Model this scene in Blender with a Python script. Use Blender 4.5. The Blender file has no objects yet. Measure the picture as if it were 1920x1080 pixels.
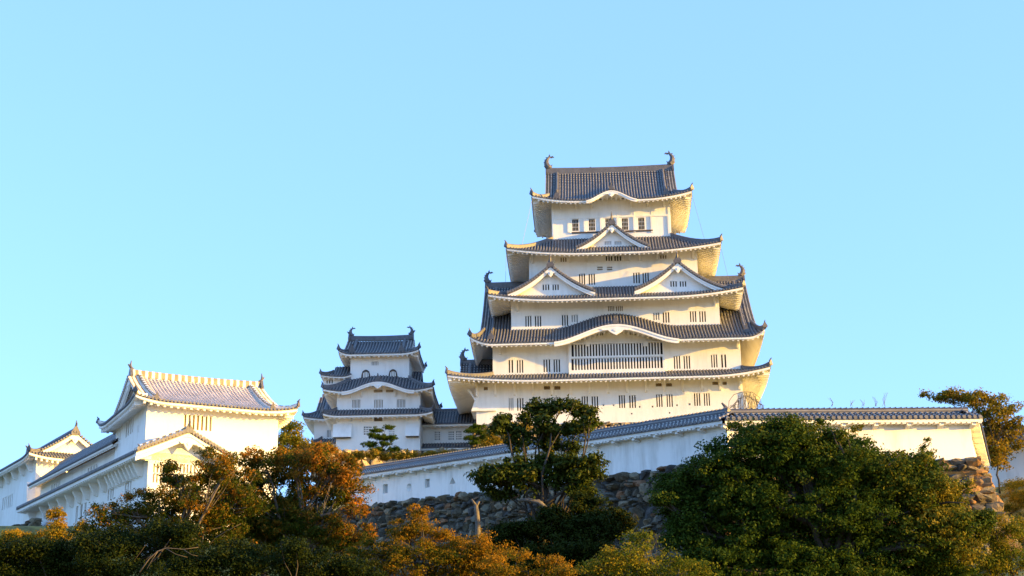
import bpy, math, random
import numpy as np
from mathutils import Vector, Matrix
random.seed(7)
R = math.radians
S = bpy.context.scene

# ---------------------------------------------------------------- camera
FPX, PITCH, ROLL = 2900.0, R(16.9), R(-0.8)
cd = bpy.data.cameras.new('camera'); cam = bpy.data.objects.new('camera', cd)
S.collection.objects.link(cam); S.camera = cam
cd.sensor_width = 36; cd.lens = FPX/1920*36; cd.clip_start = 0.5; cd.clip_end = 6000
CAMR = (Matrix.Rotation(math.pi/2+PITCH, 3, 'X') @ Matrix.Rotation(ROLL, 3, 'Z'))
CAMP = Vector((0, 0, 1.6))
cam.matrix_world = Matrix.Translation(CAMP) @ CAMR.to_4x4()

# ---------------------------------------------------------------- sky and sun
SUN_EL, SUN_AZ = R(9.0), R(-14.0)        # azimuth measured from +X (right) toward +Y (away)
sd = Vector((math.cos(SUN_EL)*math.cos(SUN_AZ), math.cos(SUN_EL)*math.sin(SUN_AZ), math.sin(SUN_EL)))
w = bpy.data.worlds.new('World'); S.world = w; w.use_nodes = True
nt = w.node_tree; nt.nodes.clear()
sky = nt.nodes.new('ShaderNodeTexSky'); sky.sky_type = 'NISHITA'; sky.sun_disc = False
sky.sun_elevation = SUN_EL; sky.sun_rotation = math.pi/2 - SUN_AZ
sky.air_density = 1.0; sky.dust_density = 0.6; sky.ozone_density = 2.2; sky.altitude = 60
hsv = nt.nodes.new('ShaderNodeHueSaturation'); hsv.inputs['Saturation'].default_value = 1.0
hsv.inputs['Value'].default_value = 1.0; hsv.inputs['Hue'].default_value = 0.5
bg = nt.nodes.new('ShaderNodeBackground'); bg.inputs['Strength'].default_value = 0.15
out = nt.nodes.new('ShaderNodeOutputWorld')
grade = nt.nodes.new('ShaderNodeMix'); grade.data_type = 'RGBA'; grade.blend_type = 'MULTIPLY'; grade.inputs[0].default_value = 1; grade.inputs[7].default_value = (0.70, 0.88, 1.30, 1)
gam = nt.nodes.new('ShaderNodeGamma'); gam.inputs[1].default_value = 1.0
nt.links.new(sky.outputs[0], gam.inputs[0]); nt.links.new(gam.outputs[0], grade.inputs[6]); haze = nt.nodes.new('ShaderNodeMix'); haze.data_type = 'RGBA'; haze.inputs[0].default_value = 0.45; haze.inputs[7].default_value = (1.18, 2.15, 3.6, 1)
nt.links.new(grade.outputs[2], haze.inputs[6]); nt.links.new(haze.outputs[2], hsv.inputs['Color']); nt.links.new(hsv.outputs[0], bg.inputs['Color'])
nt.links.new(bg.outputs[0], out.inputs['Surface'])
sl = bpy.data.lights.new('sun', 'SUN'); sl.energy = 5.0; sl.angle = R(0.5); sl.color = (1.0, 0.57, 0.08)
so = bpy.data.objects.new('sun', sl); S.collection.objects.link(so)
so.rotation_euler = sd.to_track_quat('Z', 'Y').to_euler(); so.location = (60, -20, 80)
S.view_settings.view_transform = 'Standard'; S.view_settings.look = 'None'
S.view_settings.gamma = 1; S.view_settings.exposure = 1.65
S.cycles.max_bounces = 6; S.cycles.diffuse_bounces = 5; S.cycles.transparent_max_bounces = 4
S.cycles.sample_clamp_indirect = 6

# ---------------------------------------------------------------- pixel -> point helpers
def ray(u, v): return CAMR @ Vector(((u-960)/FPX, (540-v)/FPX, -1.0))
def wpt(u, v, Y):
    d = ray(u, v); return CAMP + d*((Y-CAMP.y)/d.y)
class Fr:
    def __init__(s, o, yaw):
        s.o = Vector(o); s.yaw = yaw; s.Mi = Matrix.Rotation(-yaw, 3, 'Z'); s.M = Matrix.Rotation(yaw, 3, 'Z')
    def at(s, u, v, y=None, x=None):
        d = s.Mi @ ray(u, v); p = s.Mi @ (CAMP-s.o)
        t = (y-p.y)/d.y if y is not None else (x-p.x)/d.x
        return p+d*t
    def w(s, x, y, z): return s.o + s.M @ Vector((x, y, z))

# ---------------------------------------------------------------- materials
def nmat(name):
    m = bpy.data.materials.new(name); m.use_nodes = True; n = m.node_tree
    b = n.nodes['Principled BSDF']; return m, n, b
def N(n, t, **k):
    x = n.nodes.new('ShaderNode'+t)
    for a, b in k.items(): setattr(x, a, b)
    return x
def ramp(n, stops):
    r = N(n, 'ValToRGB'); e = r.color_ramp.elements
    e[0].position, e[0].color = stops[0][0], (*stops[0][1], 1)
    e[1].position, e[1].color = stops[-1][0], (*stops[-1][1], 1)
    for p, c in stops[1:-1]:
        k = e.new(p); k.color = (*c, 1)
    return r
def noise(n, scale, detail=4, vec=None, rough=.55):
    x = N(n, 'TexNoise'); x.inputs['Scale'].default_value = scale; x.inputs['Detail'].default_value = detail
    x.inputs['Roughness'].default_value = rough
    if vec is not None: n.links.new(vec, x.inputs['Vector'])
    return x
def mixc(n, fac, a, b, mode='MIX'):
    x = N(n, 'Mix', data_type='RGBA', blend_type=mode)
    for s, v in ((0, fac), (6, a), (7, b)):
        if hasattr(v, 'is_output'): n.links.new(v, x.inputs[s])
        elif s == 0: x.inputs[0].default_value = v
        else: x.inputs[s].default_value = (*v, 1)
    return x.outputs[2]
def simple(name, col, rough=.8, nz=.15, sc=3.0, bump=0.0):
    m, n, b = nmat(name); g = N(n, 'NewGeometry')
    t = noise(n, sc, 5, g.outputs['Position'])
    lo = tuple(c*(1-nz) for c in col); hi = tuple(min(1, c*(1+nz)) for c in col)
    r = ramp(n, [(.3, lo), (.7, hi)]); n.links.new(t.outputs[0], r.inputs[0])
    n.links.new(r.outputs[0], b.inputs['Base Color']); b.inputs['Roughness'].default_value = rough
    if bump:
        bp = N(n, 'Bump'); bp.inputs['Strength'].default_value = bump; bp.inputs['Distance'].default_value = .05
        n.links.new(t.outputs[0], bp.inputs['Height']); n.links.new(bp.outputs[0], b.inputs['Normal'])
    return m
def plaster(name, col=(.86, .85, .83), stain=(.62, .59, .54), amt=.5):
    m, n, b = nmat(name); g = N(n, 'NewGeometry')
    mp = N(n, 'Mapping'); mp.inputs['Scale'].default_value = (1.6, 1.6, .22); n.links.new(g.outputs['Position'], mp.inputs[0])
    t1 = noise(n, 1.0, 6, mp.outputs[0], .65); t2 = noise(n, .35, 4, g.outputs['Position'])
    mul = N(n, 'Math', operation='MULTIPLY'); n.links.new(t1.outputs[0], mul.inputs[0]); n.links.new(t2.outputs[0], mul.inputs[1])
    r = ramp(n, [(.22, (0, 0, 0)), (.40, (min(1, amt*.9),)*3)]); n.links.new(mul.outputs[0], r.inputs[0])
    c = mixc(n, r.outputs[0], col, stain)
    n.links.new(c, b.inputs['Base Color']); b.inputs['Roughness'].default_value = .85
    t3 = noise(n, 6, 3, g.outputs['Position'])
    bp = N(n, 'Bump'); bp.inputs['Strength'].default_value = .15; bp.inputs['Distance'].default_value = .03
    n.links.new(t3.outputs[0], bp.inputs['Height']); n.links.new(bp.outputs[0], b.inputs['Normal'])
    return m
def tilemat(name, tile, joint, frac, period=.30, rough=.55):
    m, n, b = nmat(name); uv = N(n, 'UVMap'); sp = N(n, 'SeparateXYZ'); n.links.new(uv.outputs[0], sp.inputs[0])
    g = N(n, 'NewGeometry')
    dv = N(n, 'Math', operation='DIVIDE'); n.links.new(sp.outputs['Y'], dv.inputs[0]); dv.inputs[1].default_value = period
    fr = N(n, 'Math', operation='FRACT'); n.links.new(dv.outputs[0], fr.inputs[0])
    lt = N(n, 'Math', operation='LESS_THAN'); n.links.new(fr.outputs[0], lt.inputs[0])
    # per-tile variation of the plaster joint
    wn = N(n, 'TexNoise'); wn.inputs['Scale'].default_value = 1.3; n.links.new(g.outputs['Position'], wn.inputs['Vector'])
    wm = N(n, 'Math', operation='MULTIPLY_ADD'); n.links.new(wn.outputs[0], wm.inputs[0]); wm.inputs[1].default_value = frac*1.2; wm.inputs[2].default_value = frac*.4
    n.links.new(wm.outputs[0], lt.inputs[1])
    t = noise(n, 2.2, 5, g.outputs['Position']); t2 = noise(n, .4, 3, g.outputs['Position'])
    ri = N(n, 'MapRange'); n.links.new(t2.outputs[0], ri.inputs[0]); ri.inputs[1].default_value = .35; ri.inputs[2].default_value = .65
    r = ramp(n, [(.3, tuple(c*.7 for c in tile)), (.7, tuple(c*1.35 for c in tile))]); n.links.new(t.outputs[0], r.inputs[0])
    brown = mixc(n, 1.0, r.outputs[0], (1.1, 1.0, .92), 'MULTIPLY')
    base = mixc(n, ri.outputs[0], r.outputs[0], brown)
    c = mixc(n, lt.outputs[0], base, joint)
    n.links.new(c, b.inputs['Base Color']); b.inputs['Roughness'].default_value = rough
    return m
M_PL = plaster('white_plaster')
M_PL2 = plaster('weathered_plaster', (.84, .83, .82), (.5, .48, .45), .7)
M_TILE = tilemat('grey_roof_tile', (.06, .063, .076), (.38, .365, .35), .26)
M_TILEW = tilemat('plastered_roof_tile', (.14, .115, .095), (.78, .66, .57), .62)
M_TEND = simple('tile_end', (.13, .13, .145), .6, .35, 5)
M_RIDGE = tilemat('ridge_tile', (.065, .068, .085), (.30, .29, .28), .2, .14)
M_RIDGEW = tilemat('plastered_ridge', (.24, .19, .12), (.78, .74, .70), .42, .55)
M_ORN = simple('ornament_tile', (.10, .095, .10), .5, .3, 4)
M_DARK = simple('dark_opening', (.025, .022, .022), .9, .2)
M_TAN = simple('shuttered_wood', (.30, .22, .13), .8, .2, 3)
M_GREY = simple('closed_shutter', (.42, .42, .42), .8, .1)
M_WOOD = simple('dark_wood', (.075, .05, .04), .7, .2)
M_MET = simple('cable', (.12, .12, .12), .5, .1)

# ---------------------------------------------------------------- mesh builder
class MB:
    def __init__(s): s.v = []; s.f = []; s.m = []; s.uv = []; s.smooth = False
    def add(s, vs, fs, mi=0, uvs=None):
        o = len(s.v); s.v.extend([tuple(p) for p in vs])
        for i, f in enumerate(fs):
            s.f.append(tuple(o+k for k in f)); s.m.append(mi)
            s.uv.append(uvs[i] if uvs else None)
    def quad(s, a, b, c, d, mi=0, uv=None): s.add([a, b, c, d], [(0, 1, 2, 3)], mi, [uv] if uv else None)
    def box(s, x0, x1, y0, y1, z0, z1, mi=0, M=None):
        vs = [(x, y, z) for z in (z0, z1) for y in (y0, y1) for x in (x0, x1)]
        if M: vs = [M(*p) for p in vs]
        s.add(vs, [(0, 2, 3, 1), (4, 5, 7, 6), (0, 1, 5, 4), (1, 3, 7, 5), (3, 2, 6, 7), (2, 0, 4, 6)], mi)
    def prism(s, pts, y0, y1, mi=0, M=None):          # outline in (x,z), extruded along y
        n = len(pts); vs = [(x, y0, z) for x, z in pts]+[(x, y1, z) for x, z in pts]
        if M: vs = [M(*p) for p in vs]
        s.add(vs, [tuple(range(n))]+[tuple(range(2*n-1, n-1, -1))]+[(i, n+i, n+(i+1) % n, (i+1) % n) for i in range(n)], mi)
    def tube(s, path, rad, seg=6, mi=0, cap=True):
        path = [Vector(p) for p in path]; n = len(path)
        if not hasattr(rad, '__len__'): rad = [rad]*n
        vs = []; ref = None
        for i, p in enumerate(path):
            t = (path[min(i+1, n-1)]-path[max(i-1, 0)])
            if t.length < 1e-9: t = Vector((0, 0, 1))
            t.normalize()
            if ref is None: ref = Vector((0, 0, 1)) if abs(t.z) < .9 else Vector((1, 0, 0))
            a = t.cross(ref)
            if a.length < 1e-4: a = t.cross(Vector((1, .3, 0)))
            a.normalize(); b = a.cross(t).normalized(); ref = b
            for k in range(seg):
                th = 2*math.pi*k/seg
                vs.append(p+(a*math.cos(th)+b*math.sin(th))*rad[i])
        fs = [(i*seg+k, i*seg+(k+1) % seg, (i+1)*seg+(k+1) % seg, (i+1)*seg+k) for i in range(n-1) for k in range(seg)]
        if cap: fs += [tuple(range(seg-1, -1, -1)), tuple((n-1)*seg+k for k in range(seg))]
        s.add(vs, fs, mi)
    def sweep(s, path, w, h, mi=0, capr=True, lenuv=False):      # ridge: box w x h with round cap on top, following path
        path = [Vector(p) for p in path]; n = len(path)
        prof = [(-w/2, -.15), (-w/2, h)]+([(-w*.38, h+w*.28), (0, h+w*.42), (w*.38, h+w*.28)] if capr else [])+[(w/2, h), (w/2, -.15)]
        k = len(prof); vs = []; L = 0; Ls = []
        for i, p in enumerate(path):
            t = path[min(i+1, n-1)]-path[max(i-1, 0)]; t.z = 0; t.normalize()
            a = Vector((t.y, -t.x, 0))
            if i: L += (path[i]-path[i-1]).length
            Ls.append(L)
            for (q, z) in prof: vs.append(p+a*q+Vector((0, 0, z)))
        fs = []; uvs = []
        for i in range(n-1):
            for j in range(k-1):
                fs.append((i*k+j, i*k+j+1, (i+1)*k+j+1, (i+1)*k+j))
                if lenuv or (capr and 2 <= j+1 <= k-3): uvs.append([(0, Ls[i]), (0, Ls[i]), (0, Ls[i+1]), (0, Ls[i+1])])
                else: uvs.append([(0, prof[j][1]), (0, prof[j+1][1]), (0, prof[j+1][1]), (0, prof[j][1])])
        fs += [tuple(range(k)), tuple((n-1)*k+j for j in range(k-1, -1, -1))]; uvs += [[(0, .5)]*k]*2
        s.add(vs, fs, mi, uvs)
    def build(s, name, mats, parent=None, smooth=False, loc=None, rz=0):
        me = bpy.data.meshes.new(name); me.from_pydata(s.v, [], s.f)
        if not isinstance(mats, (list, tuple)): mats = [mats]
        for m in mats: me.materials.append(m)
        me.polygons.foreach_set('material_index', s.m)
        if any(u is not None for u in s.uv):
            ul = me.uv_layers.new(name='UVMap'); flat = []
            for f, u in zip(s.f, s.uv):
                flat.extend([c for p in (u or [(0, .5)]*len(f)) for c in p])
            ul.data.foreach_set('uv', flat)
        if smooth: me.polygons.foreach_set('use_smooth', [True]*len(s.f))
        me.update()
        o = bpy.data.objects.new(name, me); S.collection.objects.link(o)
        if parent is not None: o.parent = parent
        if loc is not None: o.location = loc
        if rz: o.rotation_euler.z = rz
        return o
def thing(name, label, cat, loc=(0, 0, 0), rz=0, group=None):
    o = bpy.data.objects.new(name, None); S.collection.objects.link(o); o.empty_display_size = .5
    o.location = loc; o.rotation_euler = (0, 0, rz); o['label'] = label; o['category'] = cat
    if group: o['group'] = group
    return o
def tag(o, label, cat, group=None):
    o['label'] = label; o['category'] = cat
    if group: o['group'] = group
    return o
def structure(o): o['kind'] = 'structure'; return o
def lerp(a, b, t): return a+(b-a)*t

# ---------------------------------------------------------------- castle roof kit
def bell(t):
    t = abs(t)
    if t >= 1: return 0.0
    return (0.5+0.5*math.cos(math.pi*t))**.92
class Roof:
    """hipped or hip-and-gable tiled roof in building coordinates; concave slopes, upturned corners"""
    def __init__(s, X0, X1, Y0, Y1, D, z0, rise, a=.78, up=.8, k=2.6, kara=None, ridge=False, pitch=.33, th=.42, mt=None, mr=None, fl=30):
        s.fl = fl; s.X0, s.X1, s.Y0, s.Y1 = X0, X1, Y0, Y1
        s.D = dict(zip('LRFB', D)); s.z0, s.rise, s.a, s.up, s.k = z0, rise, a, up, k
        s.kara = kara; s.ridge = ridge; s.pitch = pitch; s.th = th; s.mt = mt or M_TILE; s.mr = mr or M_RIDGE
    def prof(s, q): return s.z0+s.rise*(s.a*q+(1-s.a)*q*q)
    def rng(s, side): return (s.X0, s.X1) if side in 'FB' else (s.Y0, s.Y1)
    def adj(s, side): return ('L', 'R') if side in 'FB' else ('F', 'B')
    def pos(s, side, t, d, z):
        return {'F': (t, s.Y0+d, z), 'B': (t, s.Y1-d, z), 'L': (s.X0+d, t, z), 'R': (s.X1-d, t, z)}[side]
    def U(s, side, t, q):
        a, b = s.rng(side); j0, j1 = s.adj(side)
        u = max(0, 1-(t-a)/(s.k*s.D[j0]))**2.2+max(0, 1-(b-t)/(s.k*s.D[j1]))**2.2
        return s.up*u*max(0, 1-q)**1.6
    def K(s, side, t):
        if side != 'F' or not s.kara: return 0
        xc, w, h = s.kara; return h*bell((t-xc)/w)
    def Z(s, side, t, d):
        q = d/s.D[side]; z = s.prof(q)+s.U(side, t, q); k = s.K(side, t)
        return z+k*max(0, 1-d/s.fl)
    def dmax(s, side, t):
        a, b = s.rng(side); j0, j1 = s.adj(side); D = s.D[side]
        l = min((t-a)*D/s.D[j0], (b-t)*D/s.D[j1])
        if s.ridge and side in 'FB' and l >= D-1e-6: return (s.Y1-s.Y0)/2
        return min(l, D)
    def cols(s, side):
        a, b = s.rng(side); n = max(2, int(round((b-a)/s.pitch))); c = [a+(b-a)*i/n for i in range(n+1)]
        if s.ridge and side in 'FB':
            ga, gb = a+s.D['L'], b-s.D['R']
            return [[x for x in c if x < ga-1e-3]+[ga-1e-4], [ga+1e-4]+[x for x in c if ga+.05 < x < gb-.05]+[gb-1e-4], [gb+1e-4]+[x for x in c if x > gb+1e-3]]
        return [c]
    def tiles(s, parent, sides='FLRB', name='tiles'):
        mb = MB()
        for side in sides:
            front = side in 'FL R'
            for seg in s.cols(side):
                for t0, t1 in zip(seg[:-1], seg[1:]):
                    d0, d1 = s.dmax(side, t0), s.dmax(side, t1); dm = max(d0, d1)
                    if dm < .02: continue
                    n = 8 if dm > 2 else 4
                    for i in range(n):
                        q = []
                        uv = []
                        for (t, d) in ((t0, d0*i/n), (t1, d1*i/n), (t1, d1*(i+1)/n), (t0, d0*(i+1)/n)):
                            q.append(s.pos(side, t, d, s.Z(side, t, d))); uv.append((t, d+.5))
                        mb.quad(*q, mi=2, uv=uv)
            # round rows
            a, b = s.rng(side); n = max(2, int(round((b-a)/s.pitch))); r = s.pitch*.29
            for i in range(n):
                t = a+(b-a)*(i+.5)/n; dm = s.dmax(side, t)-.05
                if dm < .15: continue
                m = 8 if dm > 2 else 5; vs = []; ang = [0, .25, .5, .75, 1]
                for j in range(m+1):
                    d = -.06+(dm+.06)*j/m; z = s.Z(side, t, max(d, 0))
                    for g in ang:
                        th = math.pi*g; vs.append(s.pos(side, t+r*math.cos(th), d, z+r*1.15*math.sin(th)))
                fs = []; uvs = []
                for j in range(m):
                    dA = (dm)*j/m; dB = dm*(j+1)/m
                    for g in range(4):
                        fs.append((j*5+g, j*5+g+1, j*5+g+6, j*5+g+5)); uvs.append([(0, dA), (0, dA), (0, dB), (0, dB)])
                mb.add(vs, fs, 0, uvs)
                # round end cap hanging at the eave
                z = s.Z(side, t, 0); c = [s.pos(side, t+r*1.1*math.cos(2*math.pi*g/8), -.075, z+.035+r*1.1*math.sin(2*math.pi*g/8)) for g in range(8)]
                c2 = [s.pos(side, t+r*1.1*math.cos(2*math.pi*g/8), .0, z+.035+r*1.1*math.sin(2*math.pi*g/8)) for g in range(8)]
                mb.add(c+c2, [tuple(range(8))]+[(g, (g+1) % 8, 8+(g+1) % 8, 8+g) for g in range(8)], 1)
        return mb.build(name, [s.mt, M_TEND, M_TILEF if s.mt is M_TILE else s.mt], parent)
    def eave(s, parent, wd, sides='FLRB', fh=.22, rsp=.51, mat=None):
        """white fascia, soffit and rafters; wd = distance eave->wall per side"""
        mb = MB(); m = s.pitch*1.2
        for side in sides:
            a, b = s.rng(side); sl = s.rise*s.a/s.D[side]*.94; D = s.D[side]; wdd = wd[side]
            n = max(10, int((b-a)/.4)); ts = [a+(b-a)*i/n for i in range(n+1)]
            def E(t, d, drop):
                q = min(1, d/D); k = s.K(side, t)
                return s.z0+k+s.U(side, t, q)+sl*d*(1 if k < .05 else max(.1, 1-k*.9))-drop
            tk = .09
            for t0, t1 in zip(ts[:-1], ts[1:]):
                # dark tile lip, fascia
                za, zb = E(t0, 0, 0), E(t1, 0, 0)
                def P(t, d, z): return s.pos(side, min(max(t, a+d), b-d), d, z)
                mb.quad(P(t0, .02, za-.10), P(t1, .02, zb-.10), P(t1, .02, zb), P(t0, .02, za), 1)
                mb.quad(P(t0, .06, za-.10-fh), P(t1, .06, zb-.10-fh), P(t1, .06, zb-.10), P(t0, .06, za-.10))
                mb.quad(P(t0, .02, za-.10), P(t1, .02, zb-.10), P(t1, .06, zb-.10), P(t0, .06, za-.10))
                mb.quad(P(t0, .06, za-.10-fh), P(t1, .06, zb-.10-fh), P(t1, .28, zb-.08-fh), P(t0, .28, za-.08-fh))
                # soffit
                l0 = min(wdd, (t0-a)*D/s.D[s.adj(side)[0]], (b-t0)*D/s.D[s.adj(side)[1]])
                l1 = min(wdd, (t1-a)*D/s.D[s.adj(side)[0]], (b-t1)*D/s.D[s.adj(side)[1]])
                for i in range(3):
                    q = [(t0, l0*i/3), (t1, l1*i/3), (t1, l1*(i+1)/3), (t0, l0*(i+1)/3)]
                    mb.quad(*[s.pos(side, t, d, E(t, d, .12+fh*.7)) for t, d in q])
            # rafters
            nr = int((b-a)/rsp)
            for i in range(nr):
                t = a+(b-a)*(i+.5)/nr
                l = min(wdd, (t-a)*D/s.D[s.adj(side)[0]], (b-t)*D/s.D[s.adj(side)[1]])
                if l < .35: continue
                hw = .085; rd = .16 if side in 'FB' else .28; vs = []; ds = [.12, l*.5, l]
                for d in ds:
                    for (dx, dz) in ((-hw, .12+fh*.6), (hw, .12+fh*.6), (hw, .12+fh+rd), (-hw, .12+fh+rd)):
                        vs.append(s.pos(side, t+dx, d, E(t, d, dz)))
                fs = [(0, 1, 2, 3)]+[(j*4+k, j*4+(k+1) % 4, j*4+4+(k+1) % 4, j*4+4+k) for j in range(2) for k in range(4)]+[(8, 11, 10, 9)]
                mb.add(vs, fs)
        return mb.build('eave', [mat or M_PL, M_TEND], parent)
    def hips(s, parent, which='LF RF LB RB', w=.30, h=.26, ornament=True):
        for c in which.split():
            mb = MB()
            xs, ys = c[0], c[1]; DX, DY = s.D[xs], s.D[ys]
            sx = 1 if xs == 'L' else -1; sy = 1 if ys == 'F' else -1
            x0 = s.X0 if xs == 'L' else s.X1; y0 = s.Y0 if ys == 'F' else s.Y1
            pts = []
            for i in range(9):
                q = i/8; t = x0+sx*DX*q
                pts.append((t, y0+sy*DY*q, s.Z(ys, t, DY*q)+.05+(.10*(1-q)**3)))
            mb.sweep(pts, w, h)
            p = Vector(pts[0]); d = (Vector(pts[0])-Vector(pts[1])); d.z = 0; d.normalize()
            if ornament: onigawara(mb, p+d*.05+Vector((0, 0, -.05)), d, .75*(w/.30))
            mb.build('hip_ridge', [s.mr, M_ORN], parent)
def onigawara(mb, p, d, sc=1.0, mi=1):
    """shield shaped end tile with a curled spike, facing direction d"""
    a = Vector((-d.y, d.x, 0))
    out = [(-.32, 0), (-.38, .22), (-.22, .5), (-.1, .72), (.1, .72), (.22, .5), (.38, .22), (.32, 0)]
    mb.prism([(x*sc, z*sc) for x, z in out], -.08*sc, .1*sc, mi, lambda x, y, z: tuple(p+a*x-d*y+Vector((0, 0, z))))
    mb.tube([p+Vector((0, 0, .6*sc))-d*.2*sc, p+Vector((0, 0, .8*sc))+d*.02*sc, p+Vector((0, 0, 1.0*sc))+d*.2*sc], [.11*sc, .10*sc, .05*sc], 6, mi)
def shachi(parent, p, inward, sc=1.0):
    """curled fish ornament; inward = unit vector the tail curls toward"""
    mb = MB(); d = Vector(inward); P = lambda a, z: Vector(p)+d*a*sc+Vector((0, 0, z*sc))
    mb.tube([P(.35, -.02), P(.02, .12), (P(-.26, .45)), P(-.34, .9), P(-.22, 1.3), P(.02, 1.58), P(.24, 1.7)], [x*sc for x in (.24, .42, .40, .34, .25, .16, .08)], 8)
    side = Vector((-d.y, d.x, 0))
    def fin(pts, t=.05):
        mb.prism(pts, -t*sc, t*sc, 0, lambda x, y, z: tuple(P(x, z)+side*y))
    fin([(.0, 1.5), (-.05, 1.8), (.16, 2.12), (.22, 1.8), (.34, 1.62)]); fin([(.2, 1.7), (.55, 1.82), (.78, 1.6), (.5, 1.55), (.3, 1.45)])
    for (x, z) in ((-.5, .35), (-.6, .75), (-.52, 1.15), (-.3, 1.5)):
        fin([(x+.22, z-.14), (x-.16, z+.16), (x+.24, z+.16)], .04)
    fin([(.15, .2), (.5, .52), (.32, .1)], .16)
    return mb.build('fish_ornament', M_ORN, parent)
GEG = [(-1, 0), (-.8, -.25), (-.5, -.2), (-.36, -.5), (0, -.95), (.36, -.5), (.5, -.2), (.8, -.25), (1, 0), (.6, .12), (0, .3), (-.6, .12)]
def gegyo(parent, M, a, z, w, y0=-.16, h=None):
    mb = MB(); h = h or w
    mb.prism([(a+x*w, z+y*h) for x, y in GEG], y0, y0+.12, 0, M)
    mb.prism([(a+x*w*.2, z-.2*h+y*h*.25) for x, y in ((-1, 0), (0, -1), (1, 0), (0, 1))], y0-.05, y0+.01, 0, M)
    return mb.build('gable_pendant', M_PL, parent)
def wall_face(mb, M, a0, a1, z0, z1, holes=(), mi=0):
    xs = sorted({a0, a1, *[h[0] for h in holes], *[h[1] for h in holes]}); zs = sorted({z0, z1, *[h[2] for h in holes], *[h[3] for h in holes]})
    for x0, x1 in zip(xs[:-1], xs[1:]):
        for y0, y1 in zip(zs[:-1], zs[1:]):
            cx, cz = (x0+x1)/2, (y0+y1)/2
            if x1-x0 < 1e-6 or y1-y0 < 1e-6 or not (a0 < cx < a1 and z0 < cz < z1): continue
            if any(h[0] < cx < h[1] and h[2] < cz < h[3] for h in holes): continue
            mb.quad(M(x0, 0, y0), M(x1, 0, y0), M(x1, 0, y1), M(x0, 0, y1), mi)
def window(parent, M, h, n=3, back=None, depth=.28, bar=M_PL, frame=False, rails=0, barw=None, name='window'):
    """recess behind a wall hole, with upright bars. M(a, n, z): n>0 goes into the wall"""
    a0, a1, z0, z1 = h; mb = MB()
    mb.quad(M(a0, depth, z0), M(a1, depth, z0), M(a1, depth, z1), M(a0, depth, z1), 1)
    for q in (((a0, z0), (a0, z1)), ((a1, z1), (a1, z0)), ((a0, z1), (a1, z1)), ((a1, z0), (a0, z0))):
        (p, r), (t, u) = q; mb.quad(M(p, 0, r), M(p, depth, r), M(t, depth, u), M(t, 0, u), 0)
    o = mb.build(name, [M_PL, back or M_DARK], parent)
    if n > 1:
        lb = MB(); w = (a1-a0)/(2*n-1) if barw is None else barw
        for i in range(1, n):
            c = a0+(a1-a0)*i/n; 
            if barw is None: c = a0+w*(2*i-1)+w/2
            lb.box(c-w/2, c+w/2, .02, .02+min(.12, w), z0, z1, 0, M)
        for i in range(rails):
            z = z0+(z1-z0)*(i+1)/(rails+1); lb.box(a0, a1, .05, .10, z-.05, z+.05, 0, M)
        if frame:
            for q in ((a0-.12, a1+.12, z0-.12, z0), (a0-.12, a1+.12, z1, z1+.12), (a0-.12, a0, z0, z1), (a1, a1+.12, z0, z1)):
                lb.box(q[0], q[1], -.06, .08, q[2], q[3], 0, M)
        lb.build('lattice', bar, o)
    return o
def walls(parent, x0, x1, y0, y1, z0, z1, holes=(), sides='FLRB', mat=None, name='wall', holesL=(), holesR=()):
    mb = MB()
    if 'F' in sides: wall_face(mb, lambda a, n, z: (a, y0+n, z), x0, x1, z0, z1, holes)
    if 'B' in sides: wall_face(mb, lambda a, n, z: (a, y1, z), x0, x1, z0, z1)
    if 'L' in sides: wall_face(mb, lambda a, n, z: (x0, a, z), y0, y1, z0, z1, holesL)
    if 'R' in sides: wall_face(mb, lambda a, n, z: (x1, a, z), y0, y1, z0, z1, holesR)
    mb.quad((x0, y0, z1), (x1, y0, z1), (x1, y1, z1), (x0, y1, z1))
    return mb.build(name, mat or M_PL, parent)
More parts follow.
